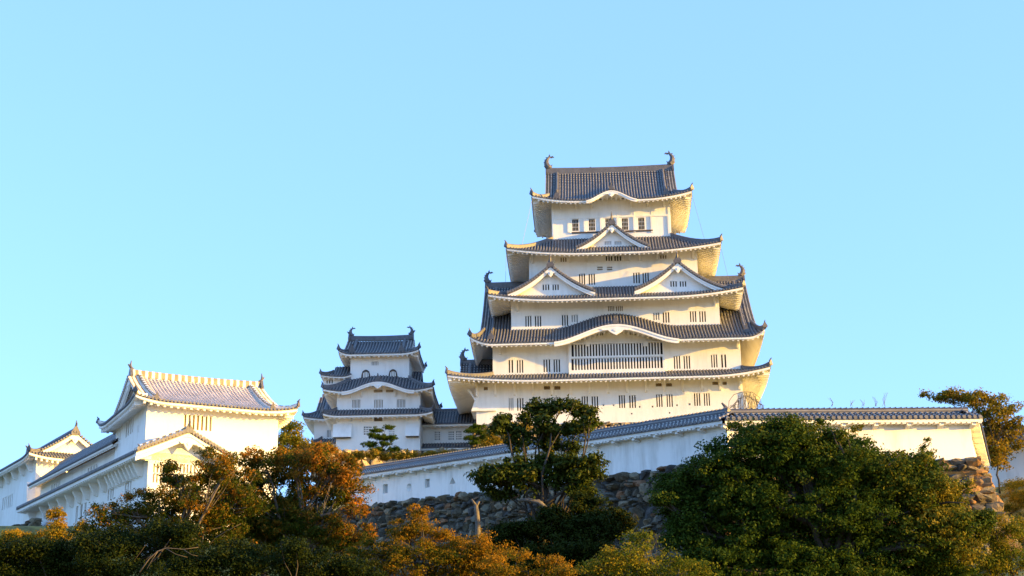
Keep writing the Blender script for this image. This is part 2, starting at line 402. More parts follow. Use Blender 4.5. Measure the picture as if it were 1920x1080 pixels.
def gable(parent, M, w, zb, zp, depth, yb, prof=None, bh=.55, recess=.55, holes=(), nslots=3, back=None, pend=.55, pitch=.30, tiles=True, spike=1.0, ext=1.06, mt=None, mr=None, wallm=None, vridge=True, name='gable', extR=None, extL=None, kc=.42, vh=.22):
    """triangular gable. M(a, n, z): a sideways from the centre, n<0 toward the viewer of the face. w half width, yb = how far the roof runs back"""
    H = zp-zb; k = kc
    f = prof or (lambda q: zp-H*((1+k)*q-k*q*q))
    root = bpy.data.objects.new(name, None); S.collection.objects.link(root); root.parent = parent
    N_ = 14; mt = mt or M_TILE; exL = extL or ext; exR = extR or ext
    ends = {-1: exL, 1: exR}
    # boards
    mb = MB()
    for sg in (-1, 1):
        e = ends[sg]
        for i in range(N_):
            qa, qb = e*i/N_, e*(i+1)/N_
            pts = [(sg*w*qa, f(qa)-.10), (sg*w*qb, f(qb)-.10), (sg*w*qb, f(qb)-.10-bh*(1+.15*qb)), (sg*w*qa, f(qa)-.10-bh*(1+.15*qa)-(.12 if i == 0 else 0))]
            mb.prism(pts, -.05, .16, 0, M)
            mb.prism([(x, z+(.0 if j < 2 else bh*.62)) for j, (x, z) in enumerate(pts)], -.11, -.045, 0, M)
    mb.build('bargeboard', M_PL, root)
    # tympanum
    mb = MB(); hs = holes
    wz = [(-w, zb-.4), (w, zb-.4)]+[(w*q/10, f(q/10)-.12) for q in range(10, -10, -1) if q > 0]+[(0, zp-.2)]+[(-w*q/10, f(q/10)-.12) for q in range(1, 11)]
    if hs:
        z0 = min(h[2] for h in hs); z1 = max(h[3] for h in hs); a0 = min(h[0] for h in hs); a1 = max(h[1] for h in hs)
        wall_face(mb, lambda a, n, z: M(a, recess+n, z), a0, a1, z0, z1, hs)
        def ztop(a): return f(min(1, abs(a)/w))-.12
        xs = [-w+2*w*i/24 for i in range(25)]+[a0, a1, 0]; xs = sorted(set(xs))
        for xa, xb in zip(xs[:-1], xs[1:]):
            c = (xa+xb)/2
            if a0 < c < a1:
                mb.quad(M(xa, recess, zb-.4), M(xb, recess, zb-.4), M(xb, recess, z0), M(xa, recess, z0))
                mb.quad(M(xa, recess, z1), M(xb, recess, z1), M(xb, recess, max(z1, ztop(xb))), M(xa, recess, max(z1, ztop(xa))))
            else: mb.quad(M(xa, recess, zb-.4), M(xb, recess, zb-.4), M(xb, recess, ztop(xb)), M(xa, recess, ztop(xa)))
    else: mb.add([M(x, recess, z) for x, z in wz], [tuple(range(len(wz)))])
    mb.build('gable_wall', wallm or M_PL, root)
    for h in hs: window(root, lambda a, n, z: M(a, recess+n, z), h, nslots, back, .2)
    if pend: gegyo(root, M, 0, zp-.10-bh-.28*pend, pend)
    if tiles:
        mb = MB()
        for sg in (-1, 1):
            e = ends[sg]
            for i in range(N_):
                qa, qb = e*i/N_, e*(i+1)/N_
                mb.quad(M(sg*w*qa, -.12, f(qa)), M(sg*w*qb, -.12, f(qb)), M(sg*w*qb, yb, f(qb)), M(sg*w*qa, yb, f(qa)), 2, [(0, .5)]*4)
                mb.quad(M(sg*w*qa, -.12, f(qa)-.1), M(sg*w*qb, -.12, f(qb)-.1), M(sg*w*qb, -.12, f(qb)), M(sg*w*qa, -.12, f(qa)), 1)
                mb.quad(M(sg*w*qa, .0, f(qa)-.1), M(sg*w*qb, .0, f(qb)-.1), M(sg*w*qb, yb, f(qb)-.1), M(sg*w*qa, yb, f(qa)-.1), 3)
            r = pitch*.29; ny = int((yb-.5)/pitch)
            for j in range(max(1, ny)):                    # rows running down the slope
                y = .75+j*pitch; vs = []; fs = []; uvs = []
                for i in range(N_+1):
                    q = e*i/N_
                    for g in range(5):
                        th = math.pi*g/4; vs.append(M(sg*w*q, y+r*math.cos(th), f(q)+r*1.15*math.sin(th)))
                L = w*1.2/N_
                for i in range(N_):
                    for g in range(4): fs.append((i*5+g, i*5+g+1, i*5+g+6, i*5+g+5)); uvs.append([(0, i*L), (0, i*L), (0, i*L+L), (0, i*L+L)])
                mb.add(vs, fs, 0, uvs)
            n = int(w*e*1.15/pitch)
            for i in range(n):                             # short verge tiles, their round ends facing out
                q = e*(i+.5)/n; a = sg*w*q; z = f(q); vs = []
                for y in (-.24, .6):
                    for g in range(7): th = 2*math.pi*g/7; vs.append(M(a+r*1.5*math.cos(th), y, z+.15+r*1.9*math.sin(th)))
                mb.add(vs, [(g, (g+1) % 7, 7+(g+1) % 7, 7+g) for g in range(7)], 0, [[(0, .0), (0, 0), (0, .8), (0, .8)]]*7)
                mb.add(vs[:7], [tuple(range(7))], 1)
        mb.build('tiles', [mt, M_TEND, M_TILEF if mt is M_TILE else mt, M_PL], root)
        if vridge:
            mb = MB()
            for sg in (-1, 1):
                e = ends[sg]*.93
                mb.sweep([M(sg*w*e*i/10, .20, f(e*i/10)+.10) for i in range(11)], .36, vh)
                p = Vector(M(sg*w*e, .2, f(e))); p2 = Vector(M(sg*w*e*.95, .2, f(e*.95))); d = p-p2; d.z = 0; d.normalize()
                onigawara(mb, p, d, .5)
            mb.build('verge_ridge', [mr or M_RIDGE, M_ORN], root)
        mb = MB(); mb.sweep([M(0, -.1, zp+.04), M(0, yb, zp+.04)], .32, .32)
        p = Vector(M(0, -.15, zp-.12)); d = p-Vector(M(0, .85, zp-.12)); d.normalize()
        onigawara(mb, p, d, 1.15*spike)
        mb.tube([p+Vector((0, 0, .6*spike)), p+Vector((0, 0, 1.0*spike))+d*.1, p+Vector((0, 0, 1.5*spike))+d*.12], [.14*spike, .11*spike, .03], 6, 1)
        mb.build('ridge', [mr or M_RIDGE, M_ORN], root)
    return root
def main_ridge(parent, p0, p1, h=.75, w=.42, fish=1.0, mr=None, sag=.0, n=12, spike=0, lenuv=False):
    p0, p1 = Vector(p0), Vector(p1); mb = MB(); d = (p1-p0).normalized()
    pts = []
    for i in range(n+1):
        t = i/n; e = (2*t-1)**2; pts.append(p0.lerp(p1, t)+Vector((0, 0, sag*e)))
    mb.sweep(pts, w, h, lenuv=lenuv)
    for p, dd in ((pts[0], -d), (pts[-1], d)):
        onigawara(mb, p+dd*.05-Vector((0, 0, .25)), dd, 1.2)
        if spike: mb.tube([p+Vector((0, 0, h)), p+Vector((0, 0, h+.5*spike))+dd*.1, p+Vector((0, 0, h+.95*spike))+dd*.05], [.14, .1, .03], 6, 1)
    o = mb.build('main_ridge', [mr or M_RIDGE, M_ORN], parent)
    if fish:
        shachi(o, pts[0]+Vector((0, 0, h+.1))+d*.25, d, fish); shachi(o, pts[-1]+Vector((0, 0, h+.1))-d*.25, -d, fish)
    return o
M_TILEF = simple('flat_roof_tile', (.024, .026, .036), .6, .3, 3)  # extra dark: shade between the round tile rows is in this colour
def brackets(parent, xs, y, z1, h, w=.22, dp=.5, M=None):
    M = M or (lambda a, n, z: (a, y+n, z))
    for x in xs:
        mb = MB()
        vs = [(x-w/2, .0, z1-h), (x+w/2, .0, z1-h), (x-w/2, -dp*.35, z1-h*.92), (x+w/2, -dp*.35, z1-h*.92), (x-w/2, -dp, z1), (x+w/2, -dp, z1), (x-w/2, 0, z1), (x+w/2, 0, z1)]
        mb.add([M(*p) for p in vs], [(0, 1, 3, 2), (2, 3, 5, 4), (0, 2, 4, 6), (1, 7, 5, 3), (4, 5, 7, 6)])
        mb.build('bracket', M_PL, parent)

# ---------------------------------------------------------------- main keep
def px_holes(fr, y, rects):
    out = []
    for (u0, u1, v0, v1) in rects:
        a = fr.at(u0, (v0+v1)/2, y=y).x; b = fr.at(u1, (v0+v1)/2, y=y).x
        out.append((a, b, fr.at((u0+u1)/2, v1, y=y).z, fr.at((u0+u1)/2, v0, y=y).z))
    return out
_p = wpt(1157, 790, 160.0); KY = R(-2.8)
_f0 = Fr(_p, KY)
KF = Fr(_f0.w(0, 10.3, 0), KY)               # local y=-10.3 is the front wall
KZ = KF.o.z
keep = thing('castle_keep', 'tall white five-storey castle keep with stacked grey tiled roofs and gables', 'castle keep', KF.o, KY)
def KM(y): return lambda a, n, z: (a, y+n, z)
def kx(u, v, y): return KF.at(u, v, y=y).x
def kz(u, v, y): return KF.at(u, v, y=y).z
def oct_holes(par, y, groups):
    """groups: (rects, nslots, back, rails)"""
    hs = []
    for rects, n, back, kw in groups:
        for h in px_holes(KF, y, rects): hs.append((h, n, back, kw))
    return hs
# wall planes
W1L, W1R = kx(893, 740, -10.3), kx(1391, 700, -10.3)
W2L = kx(924, 690, -10.3); CX = (W2L+W1R)/2
y3 = -8.3; W3L, W3R = kx(958.5, 600, y3), kx(1350, 600, y3)
y4 = -6.3; W4L, W4R = kx(992, 510, y4), kx(1308, 500, y4)
y5 = -4.4; W5L, W5R = kx(1035, 420, y5), kx(1257, 410, y5)
# eave levels
OV1 = 2.6; ey1 = -10.3-OV1; R1L, R1R = kx(838, 706, ey1), kx(1445, 690, ey1); z1e = kz(1150, 706.5, ey1); z1i = kz(1000, 702, -10.3)
ey2 = -10.3-2.4; R2L, R2R = kx(881, 624, ey2), kx(1434, 612, ey2); z2e = kz(1370, 631, ey2); z2i = kz(1300, 611, y3)
ey3 = y3-2.5; R3L, R3R = kx(914, 546, ey3), kx(1394, 535, ey3); z3e = kz(1155, 556, ey3); z3i = kz(1150, 537.5, y4)
ey4 = y4-2.35; R4L, R4R = kx(949, 462, ey4), kx(1352, 452, ey4); z4e = kz(1150, 470.5, ey4); z4i = kz(1240, 443.5, y5)
ey5 = y5-2.2; R5L, R5R = kx(997, 364, ey5), kx(1297, 354, ey5); z5e = kz(1245, 370, ey5)
z5r = kz(1147, 322, 0)
print('KEEP', KF.o, 'walls', W1L, W1R, W2L, W3L, W3R, W4L, W4R, W5L, W5R)
print('eaves', R1L, R1R, R2L, R2R, R3L, R3R, R4L, R4R, R5L, R5R)
print('z', z1e, z1i, z2e, z2i, z3e, z3i, z4e, z4i, z5e, z5r)

def storey(y, xl, xr, z0, z1, groups, yb=None, extra=(), tymp=None):
    hs = oct_holes(keep, y, groups)
    walls(keep, xl, xr, y, yb if yb else -y, z0, z1, [h[0] for h in hs])
    for h, n, back, kw in hs: window(keep, KM(y), h, n, back, **kw)
D3, D2 = dict(), dict()
# storey 1
slots = lambda L, n=3, b=None, **kw: (L, n, b, kw)
zb = 0.0
storey(-10.3, W1L, W1R, kz(1150, 791, -10.3)-.1, z1i-.12, [
    slots([(1020.5, 1031.5, 745.5, 769), (1039.5, 1050.5, 745, 769), (1090.7, 1102.4, 742.6, 766.7), (1109.5, 1121.5, 742.6, 766.7), (1160.7, 1172, 740.7, 765), (1180, 1192, 740.7, 765), (1230.7, 1242, 739, 763), (1250, 1261.3, 739, 763), (1301.5, 1313, 737, 761), (1320, 1331, 737, 761), (969.6, 981.5, 746, 770)]),
    slots([(954, 962.6, 746, 770)], 3, M_GREY),
    slots([(907, 914.5, 725.5, 731.5), (1020, 1031, 723.7, 730.5), (1039.5, 1050.5, 723.7, 730.5), (1229.6, 1240.4, 718.5, 724.5), (1249, 1260, 718.5, 724.5), (1335.7, 1346.3, 715.7, 721.5), (1354.8, 1362.6, 715.7, 721.5)], 4, M_TAN, bar=M_TAN),
    slots([(1130, 1133, 758, 761.5), (1149, 1152, 758, 761.5), (1198, 1201, 761, 764.5), (1222, 1225, 760.5, 764), (1268, 1271, 758, 761.5), (1291, 1295, 756, 760), (1183, 1186, 774, 777), (1254, 1257, 772.5, 775.5)], 1, M_GREY)])
# storey 2 with the latticed bay
storey(-10.3, W2L, W1R, z1i-.3, z2e+(z2i-z2e)*.42, [
    slots([(969, 981, 674.6, 699), (1019, 1031.5, 673.5, 697.8), (1038, 1050, 673.5, 697.8), (1263.5, 1275.5, 667, 691.5), (1282, 1294, 667, 691.5), (1333.5, 1345, 664.6, 689)]),
    slots([(953.7, 962, 674.6, 699), (1352.4, 1361.7, 664.6, 689)], 2),
    ], yb=10.3)
by = -10.3-.45; B0, B1 = kx(1066.5, 690, by), kx(1247.3, 690, by); bz0, bz1 = kz(1157, 704.5, by), kz(1157, 641.5, by)
h = px_holes(KF, by, [(1071.5, 1242.5, 643, 666.5), (1071.5, 1242.5, 670, 692)])
mb = MB(); wall_face(mb, KM(by), B0, B1, bz0, bz1, h)
for x in (B0, B1): mb.quad((x, by, bz0), (x, -10.3, bz0), (x, -10.3, bz1), (x, by, bz1))
mb.quad((B0, by, bz1), (B1, by, bz1), (B1, -10.3, bz1+.1), (B0, -10.3, bz1+.1)); mb.box(B0-.06, B1+.06, by-.07, by-.002, bz0+.02, bz0+.28)
bay = mb.build('lattice_bay', M_PL, keep)
random.seed(3)
for hh in h: window(bay, KM(by), hh, 31, M_DARK, .42, barw=.15)
for a, b in ((1099, 1106), (1206, 1214)):
    mb = MB(); mb.box(kx(a, 650, by), kx(b, 650, by), by-.05, by+.1, kz(a, 649, by), kz(a, 642, by)); mb.build('lintel', M_PL, bay)
# storeys 3-5
storey(y3, W3L, W3R, z2i-.4, z3e+(z3i-z3e)*.42, [
    slots([(985, 996.3, 592, 612.5), (1003, 1014.7, 592, 612.5), (1053.7, 1065, 590, 611), (1242.8, 1255, 585, 605), (1293.8, 1305.5, 583.3, 603.8), (1311.3, 1323.3, 583.3, 603.8)]),
    slots([(1071.7, 1083.3, 590, 604), (1225, 1236.3, 586, 600)], 3, M_GREY),
    slots([(1140, 1151.7, 573, 583.3), (1155, 1167.5, 573, 583.3)], 4, M_TAN)])
storey(y4, W4L, W4R, z3i-.4, z4e+(z4i-z4e)*.38, [
    slots([(1086, 1097, 513, 534), (1104, 1115.5, 513, 534), (1187.5, 1199.5, 511, 531), (1205, 1216.5, 511, 531), (1136, 1148, 479, 489), (1152, 1164.5, 479, 489)]),
    slots([(1051, 1062, 482, 491), (1238, 1249.5, 477.5, 485)], 3, M_TAN),
    slots([(1119.5, 1130, 500, 502.6), (1119.5, 1130, 504, 506.6), (1138, 1148, 500, 502.6), (1138, 1148, 504, 506.6)], 1, M_TAN)])
storey(y5, W5L, W5R, z4i-.4, z5e+.75, [
    slots([(1073, 1084.5, 411, 433), (1104.2, 1115.5, 410.3, 432.3), (1135.3, 1146.5, 409.6, 431.6), (1166.2, 1177.4, 408.9, 431), (1197, 1208.4, 408.2, 430.3)], 4, None, bar=M_GREY, barw=.045, rails=2)], yb=4.4)
mb = MB()      # timber frame lines of the top storey, under plaster
zz = kz(1150, 408.2, y5)
mb.box(W5L, W5R, y5-.07, y5-.003, zz, zz+.2)
for u in (1038, 1066, 1096.5, 1127, 1158.5, 1189.5, 1222, 1254):
    x = kx(u, 420, y5); mb.box(x-.12, x+.12, y5-.10, y5-.004, kz(u, 436, y5) if 1060 < u < 1230 else z4i-.1, zz)
    if 1060 < u < 1230: mb.box(x-.03, x+.03, y5-.03, y5-.002, zz+.2, z5e-.2)
for x in (W5L+.12, W5R-.12): mb.box(x-.15, x+.15, y5-.05, y5-.003, z4i-.2, z5e)
mb.build('plaster_beam', M_PL, keep)
mb = MB(); a, b = kx(1072, 434, y5), kx(1224, 431, y5); zc = kz(1147, 433.5, y5); mb.box(a, b, y5-.14, y5-.002, zc-.14, zc); mb.build('sill', M_WOOD, keep)

# roofs -------------------------------------------------------------
def kroof(name, *a, wd, sides='FLRB', hipsw='LF RF LB RB', fh=.24, **k):
    r = Roof(*a, **k); e = bpy.data.objects.new(name, None); S.collection.objects.link(e); e.parent = keep
    r.tiles(e, sides); r.eave(e, wd, sides, fh=fh)
    if hipsw: r.hips(e, hipsw)
    return r, e
def arch_wall(r, y, z0, holes=()):
    xc, ww, hk = r.kara; mb = MB(); n = 36; hs = px_holes(KF, y, holes)
    zt = lambda t: max(z0, r.z0+r.K('F', t)-.06)
    xs = sorted(set([xc-ww+2*ww*i/n for i in range(n+1)]+[h[0] for h in hs]+[h[1] for h in hs]))
    for a, b in zip(xs[:-1], xs[1:]):
        c = (a+b)/2; hh = [h for h in hs if h[0] < c < h[1]]
        if hh:
            mb.quad((a, y, z0), (b, y, z0), (b, y, hh[0][2]), (a, y, hh[0][2])); mb.quad((a, y, hh[0][3]), (b, y, hh[0][3]), (b, y, max(hh[0][3], zt(b))), (a, y, max(hh[0][3], zt(a))))
        elif zt(c) > z0+.01: mb.quad((a, y, z0), (b, y, z0), (b, y, zt(b)), (a, y, zt(a)))
    mb.build('arch_wall', M_PL, keep)
    for h in hs: window(keep, KM(y), h, 4, M_TAN)
def kara_board(par, r, w, bh=.55, tips=.96, pend=(0, 0), y=None, M_=None):
    """curved board under an arched eave"""
    xc, ww, hk = r.kara; mb = MB(); y = r.Y0 if y is None else y; n = 40
    for i in range(n):
        ta, tb = xc-ww*tips+2*ww*tips*i/n, xc-ww*tips+2*ww*tips*(i+1)/n
        za, zb_ = r.Z('F', ta, 0)-.09, r.Z('F', tb, 0)-.09
        mb.prism([(ta, za), (tb, zb_), (tb, zb_-bh), (ta, za-bh)], y-.04, y+.22)
        mb.prism([(ta, za), (tb, zb_), (tb, zb_-bh*.38), (ta, za-bh*.38)], y-.10, y-.038)
    o = mb.build('arched_bargeboard', M_PL, par)
    if pend[0]: gegyo(o, lambda a, n, z: (xc+a, y+n, z), 0, r.z0+hk-.09-bh+.02, pend[0], -.1, pend[1])
    mb = MB()            # ridge over the arch with its end tile
    z = r.z0+hk; L = min(r.fl*.6, 1.3)
    mb.sweep([(xc, y+L*i/4, r.Z('F', xc, L*i/4)+.06) for i in range(5)], .3, .2)
    onigawara(mb, Vector((xc, y-.05, z)), Vector((0, -1, 0)), .85)
    mb.build('arch_ridge', [r.mr, M_ORN], par)
# roof 1
r1, e1 = kroof('roof', R1L, R1R, ey1, -ey1, (W2L-R1L, R1R-W1R, -10.3-ey1, OV1), z1e, z1i-z1e, wd=dict(L=W1L-R1L, R=R1R-W1R, F=OV1, B=OV1), up=.75, k=2.4, th=.4)
# roof 2 : hip-and-gable with arched eave
kc = kx(1155.5, 640, ey2); kh = kz(1155, 606.5, ey2)-z2e
r2, e2 = kroof('roof', R2L, R2R, ey2, -ey2, (kx(911, 590, -5)-R2L, R2R-kx(1402, 580, -5), 4.4, 4.4), z2e, (z2i-z2e)*1.02, wd=dict(L=W2L-R2L, R=R2R-W1R, F=2.4, B=2.4), up=.8, k=2.2,
               kara=(kc, kx(1277, 635, ey2)-kc, kh), ridge=True, a=.80)
kara_board(e2, r2, 0, .50, pend=(1.65, .75))
gx0, gx1 = R2L+r2.D['L'], R2R-r2.D['R']; z2r = r2.prof(-ey2/4.4)
print('roof2 ridge z', z2r, 'gable x', gx0, gx1, 'target ridge z', kz(915, 545, 0))
# roof 3 with twin gables
r3, e3 = kroof('roof', R3L, R3R, ey3, -ey3, (W4L-R3L, R3R-W4R, y4-ey3, y4-ey3), z3e, z3i-z3e, wd=dict(L=W3L-R3L, R=R3R-W3R, F=2.5, B=2.5), up=.75, k=1.9)
# roof 4 with one centre gable
r4, e4 = kroof('roof', R4L, R4R, ey4, -ey4, (W5L-R4L, R5R*0+R4R-W5R, y5-ey4, y5-ey4), z4e, z4i-z4e, wd=dict(L=W4L-R4L, R=R4R-W4R, F=2.35, B=2.35), up=.75, k=1.9)
# roof 5
kc5 = kx(1146.5, 370, ey5)
TL, TR = kx(1029, 350, ey5*.4), kx(1261, 345, ey5*.4)
rz5 = z5r
D5 = TL-R5L
r5, e5 = kroof('roof', R5L, R5R, ey5, -ey5, (D5, R5R-TR, D5, D5), z5e, 0.0, wd=dict(L=W5L-R5L, R=R5R-W5R, F=2.2, B=2.2), up=.8, k=3.0, ridge=True, a=.62,
               kara=(kc5, kx(1196, 372, ey5)-kc5, kz(1146.5, 354.5, ey5)-z5e)) if False else (None, None)
def solve_rise(a, D, yr, zt): q = yr/D; return zt/(a*q+(1-a)*q*q)
r5, e5 = kroof('roof', R5L, R5R, ey5, -ey5, (D5, R5R-TR, 2.0, 2.0), z5e, solve_rise(.84, 2.0, -ey5, z5r-z5e), wd=dict(L=W5L-R5L, R=R5R-W5R, F=2.2, B=2.2), up=.75, k=3.2, ridge=True, a=.84,
               kara=(kc5, kx(1196, 372, ey5)-kc5, kz(1146.5, 356, ey5)-z5e), fl=5)
kara_board(e5, r5, 0, .36, pend=(.75, .42))
main_ridge(e5, (R5L+D5-.25, 0, z5r-.1), (R5R-r5.D['R']+.25, 0, z5r-.1), h=.55, w=.42, fish=.85, sag=.12)
def verge(parent, r, side, inset=.95, qend=1.02, ridge=True, orn=1.0, bh=.4, facez=None, mt=None):
    """gable end of a hip-and-gable roof at its left or right"""
    g = r.X0+r.D['L'] if side == 'L' else r.X1-r.D['R']; sg = -1 if side == 'L' else 1
    yc = (r.Y0+r.Y1)/2; w = (r.Y1-r.Y0)/2-r.D['F']*.98; zt = r.prof((r.Y1-r.Y0)/2/r.D['F']); zb = r.prof(1.0)
    prof = lambda q: r.prof(((r.Y1-r.Y0)/2-abs(q)*w)/r.D['F'])
    M = lambda a, n, z: (g-sg*(n-.15), yc+a*sg, z)
    root = gable(parent, M, w, zb, zt, 1, .3, prof=prof, bh=bh, recess=.5, tiles=False, pend=.6, ext=1.0, name='gable_end', mt=mt)
    mb = MB()
    for s2 in (-1, 1):
        n = int(w*1.25/.3)
        for i in range(n):
            q = (i+.5)/n; z = prof(q); a = s2*w*q; vs = []
            for y in (-.25, .6):
                for k in range(7): th = 2*math.pi*k/7; vs.append(M(a+.1*math.cos(th), y, z+.06+.11*math.sin(th)))
            mb.add(vs, [(k, (k+1) % 7, 7+(k+1) % 7, 7+k) for k in range(7)], 0, [[(0, 0), (0, 0), (0, .8), (0, .8)]]*7); mb.add(vs[:7], [tuple(range(7))], 1)
            y0_, y1_ = -.12, .4
        for i in range(12):
            qa, qb = i/12, (i+1)/12
            mb.quad(M(s2*w*qa, -.14, prof(qa)), M(s2*w*qb, -.14, prof(qb)), M(s2*w*qb, .4, prof(qb)), M(s2*w*qa, .4, prof(qa)), 2, [(0, .5)]*4)
            mb.quad(M(s2*w*qa, -.14, prof(qa)-.12), M(s2*w*qb, -.14, prof(qb)-.12), M(s2*w*qb, -.14, prof(qb)), M(s2*w*qa, -.14, prof(qa)), 1)
    mb.build('verge_tiles', [r.mt, M_TEND, M_TILEF if r.mt is M_TILE else r.mt], root)
    mb = MB()
    for sy in (1, -1):
        pts = []
        for i in range(11):
            y = (r.Y1-r.Y0)/2*(1-.96)+((r.Y1-r.Y0)/2*.96-(r.D['F']*(1-qend+.0))-r.D['F']*.35)*i/10
            d = (r.Y1-r.Y0)/2-y; pts.append((g-sg*inset, yc-sy*y, r.Z('F', g-sg*inset, d) if sy == 1 else r.prof(d/r.D['F'])))
        mb.sweep(pts, .34, .26); p = Vector(pts[-1]); onigawara(mb, p+Vector((0, -sy*.1, .02)), Vector((0, -sy, 0)), orn)
    mb.build('descending_ridge', [r.mr, M_ORN], parent)
    return root
verge(e5, r5, 'L'); verge(e5, r5, 'R')
verge(e2, r2, 'L'); verge(e2, r2, 'R')
main_ridge(e2, (gx0-.25, 0, z2r-.1), (gx1+.25, 0, z2r-.1), h=.5, w=.42, fish=.75)
# dormer gables
def kgable(par, uc, vp, ul, vl, ur, vr, y, hs, ns=3, back=None, yb=3.4, **kw):
    xc, zp = kx(uc, vp, y), kz(uc, vp, y); xl, xr = kx(ul, vl, y), kx(ur, vr, y); zb_ = (kz(ul, vl, y)+kz(ur, vr, y))/2
    w = (xr-xl)/2
    holes = [(h[0]-xc, h[1]-xc, h[2], h[3]) for h in px_holes(KF, y+.55, hs)]
    return gable(par, lambda a, n, z: (xc+a, y+n, z), w, zb_, zp-.12, 1, yb, holes=holes, nslots=ns, back=back, **kw)
gy3 = ey3+1.0; gy4 = ey4+1.2
kgable(e3, 1032, 497.5, 958, 548, 1106, 545, gy3, [(1017.5, 1029.7, 533, 544), (1036, 1047.5, 533, 544)], yb=3.6, pend=.62, bh=.40, extR=1.12, extL=1.12)
kgable(e3, 1270, 490, 1196, 541, 1344, 538, gy3, [(1257, 1269, 527, 537.5), (1274.7, 1286.7, 527, 537.5)], yb=3.6, pend=.62, bh=.40, extR=1.3, extL=1.12)
kgable(e4, 1147, 418, 1082, 465, 1212, 461, gy4, [(1134, 1146, 452, 459), (1152.5, 1165, 452, 459)], 4, M_GREY, yb=2.6, pend=.5, bh=.38)
# under-eave brackets
for (us, v, y, zt, hh) in (((894, 929, 964.4, 999.6, 1034.8, 1070, 1105, 1140, 1175.5, 1211, 1245.5, 1280.7, 1316, 1350.5, 1386.6), 725, -10.3, z1e+.35, 1.55),
                          ((937, 1383), 650, -10.3, z2e+.45, 1.2), ((970, 1340), 575, y3, z3e+.5, 1.2),
                          ((998, 1040, 1068, 1100, 1116, 1168, 1180, 1200, 1232, 1300), 480, y4, z4e+.5, .95), ((1050, 1080, 1110, 1183, 1215, 1245), 385, y5, z5e+.45, .7)):
    brackets(keep, [kx(u, v, y) for u in us], y, zt, hh, .22, .45)
# stone-drop flare at the left corner and right foot
def side_flare(x, sg, z0, z1):
    mb = MB(); P = [(-10.3, 1.6)]
    pts = [(0, z1), (sg*.55, z0), (sg*.2, z0-.02), (0, z0)]
    mb.prism([(x+a, z) for a, z in pts], -10.42, -6.5)
    mb.prism([(0, 0)]*3, 0, 0) if False else None
    return mb
zf = kz(889, 772, -10.3)
mb = side_flare(W1L, -1, zf, kz(893, 742, -10.3)); mb.box(W1L-.5, kx(930, 772, -10.3), -10.62, -10.302, zf, zf+.16)
mb.build('stone_drop', M_PL, keep)
zf2 = kz(1398, 765, -10.3)
mb = side_flare(W1R, 1, zf2, kz(1391, 735, -10.3)); mb.build('stone_drop', M_PL, keep)
# curved braces carrying the left eave
for y in (-10.0,):
    mb = MB(); n = 10
    xa, xb = W1L-.02, R1L+.9; za_, zb_ = zf+1.0, z1e+.25
    for i in range(n):
        t0, t1 = i/n, (i+1)/n
        f = lambda t: (lerp(xa, xb, t), lerp(za_, zb_, math.sin(t*math.pi/2)))
        (a, c), (b, d) = f(t0), f(t1); mb.prism([(a, c), (b, d), (b, d+.35), (a, c+.35)], y, y+.3)
    mb.build('eave_brace', M_PL, keep)
# left wing gable roof seen behind the first eave
wl = kx(869, 690, -4); wz = kz(895, 682, -4)
# hipped side gable on the left of roof 1
GL = Roof(wl-.6, W2L+.5, -8.0, 0.0, (.7, .5, 2.2, 2.2), z1e+.15, 1.0, a=.8, up=.2, ridge=True)
GL.rise = solve_rise(.8, 2.2, 4.0, wz-GL.z0)
eg = bpy.data.objects.new('side_gable_roof', None); S.collection.objects.link(eg); eg.parent = keep
GL.tiles(eg, 'FLB'); verge(eg, GL, 'L', inset=.7)
main_ridge(eg, (wl-.2, -4, wz-.05), (W2L+.3, -4, wz-.05), h=.4, w=.36, fish=0)
shachi(eg, (wl+.1, -4, wz+.4), (1, 0, 0), .72)
# thin lightning wires
mb = MB()
for (a, b) in (((R5L, ey5+.2, z5e+.2), (R4L+1.5, ey4+1.5, z4e+.6)), ((R5R, ey5+.2, z5e+.3), (R4R-1.5, ey4+1.5, z4e+.7)), ((R4L, ey4+.3, z4e), (R3L+1.8, ey3+1.5, z3e+.8)), ((R4R, ey4+.3, z4e), (R3R-1.2, ey3+1.5, z3e+.8))):
    mb.tube([a, b], .016, 4)
mb.build('lightning_cable', M_MET, keep)
arch_wall(r2, -10.3, z2e+(z2i-z2e)*.42, [(1119, 1130.5, 620.5, 629), (1181, 1192, 619.5, 628)])
arch_wall(r5, y5, z5e+.75)


# ---------------------------------------------------------------- small keep and its neighbours
def holes_on(fr, y, rects):
    return px_holes(fr, y, rects)
def floorbox(parent, fr, y, xl, xr, yb, z0, z1, groups, sides='FLRB', mat=None):
    hs = []
    for rects, n, back, kw in groups: hs += [(h, n, back, kw) for h in px_holes(fr, y, rects)]
    walls(parent, xl, xr, y, yb, z0, z1, [h[0] for h in hs], sides=sides, mat=mat)
    for h, n, back, kw in hs: window(parent, lambda a, nn, z: (a, y+nn, z), h, n, back, **kw)
def mkroof(parent, *a, wd, sides='FLRB', hipsw='LF RF LB RB', fh=.2, name='roof', **k):
    r = Roof(*a, **k); e = bpy.data.objects.new(name, None); S.collection.objects.link(e); e.parent = parent
    r.tiles(e, sides); r.eave(e, wd, 'F' if sides == 'FB' else sides, fh=fh)
    if hipsw: r.hips(e, hipsw, w=.26, h=.2)
    return r, e
_q = wpt(709, 840, 168); SY = R(-1.5); _s = Fr(_q, SY)
SF = Fr(_s.w(0, 4.8, 0), SY)
sk = thing('small_keep', 'small white three-storey castle tower left of the tall keep, pine in front', 'castle tower', SF.o, SY)
sx = lambda u, v, y: SF.at(u, v, y=y).x
sz = lambda u, v, y: SF.at(u, v, y=y).z
AL, AR = sx(630.5, 800, -4.8), sx(788, 800, -4.8)
a1z = sz(709, 777, -5.9); a1i = sz(709, 767.5, -4.6)
BL, BR = sx(631.5, 750, -4.6), sx(788, 750, -4.6)
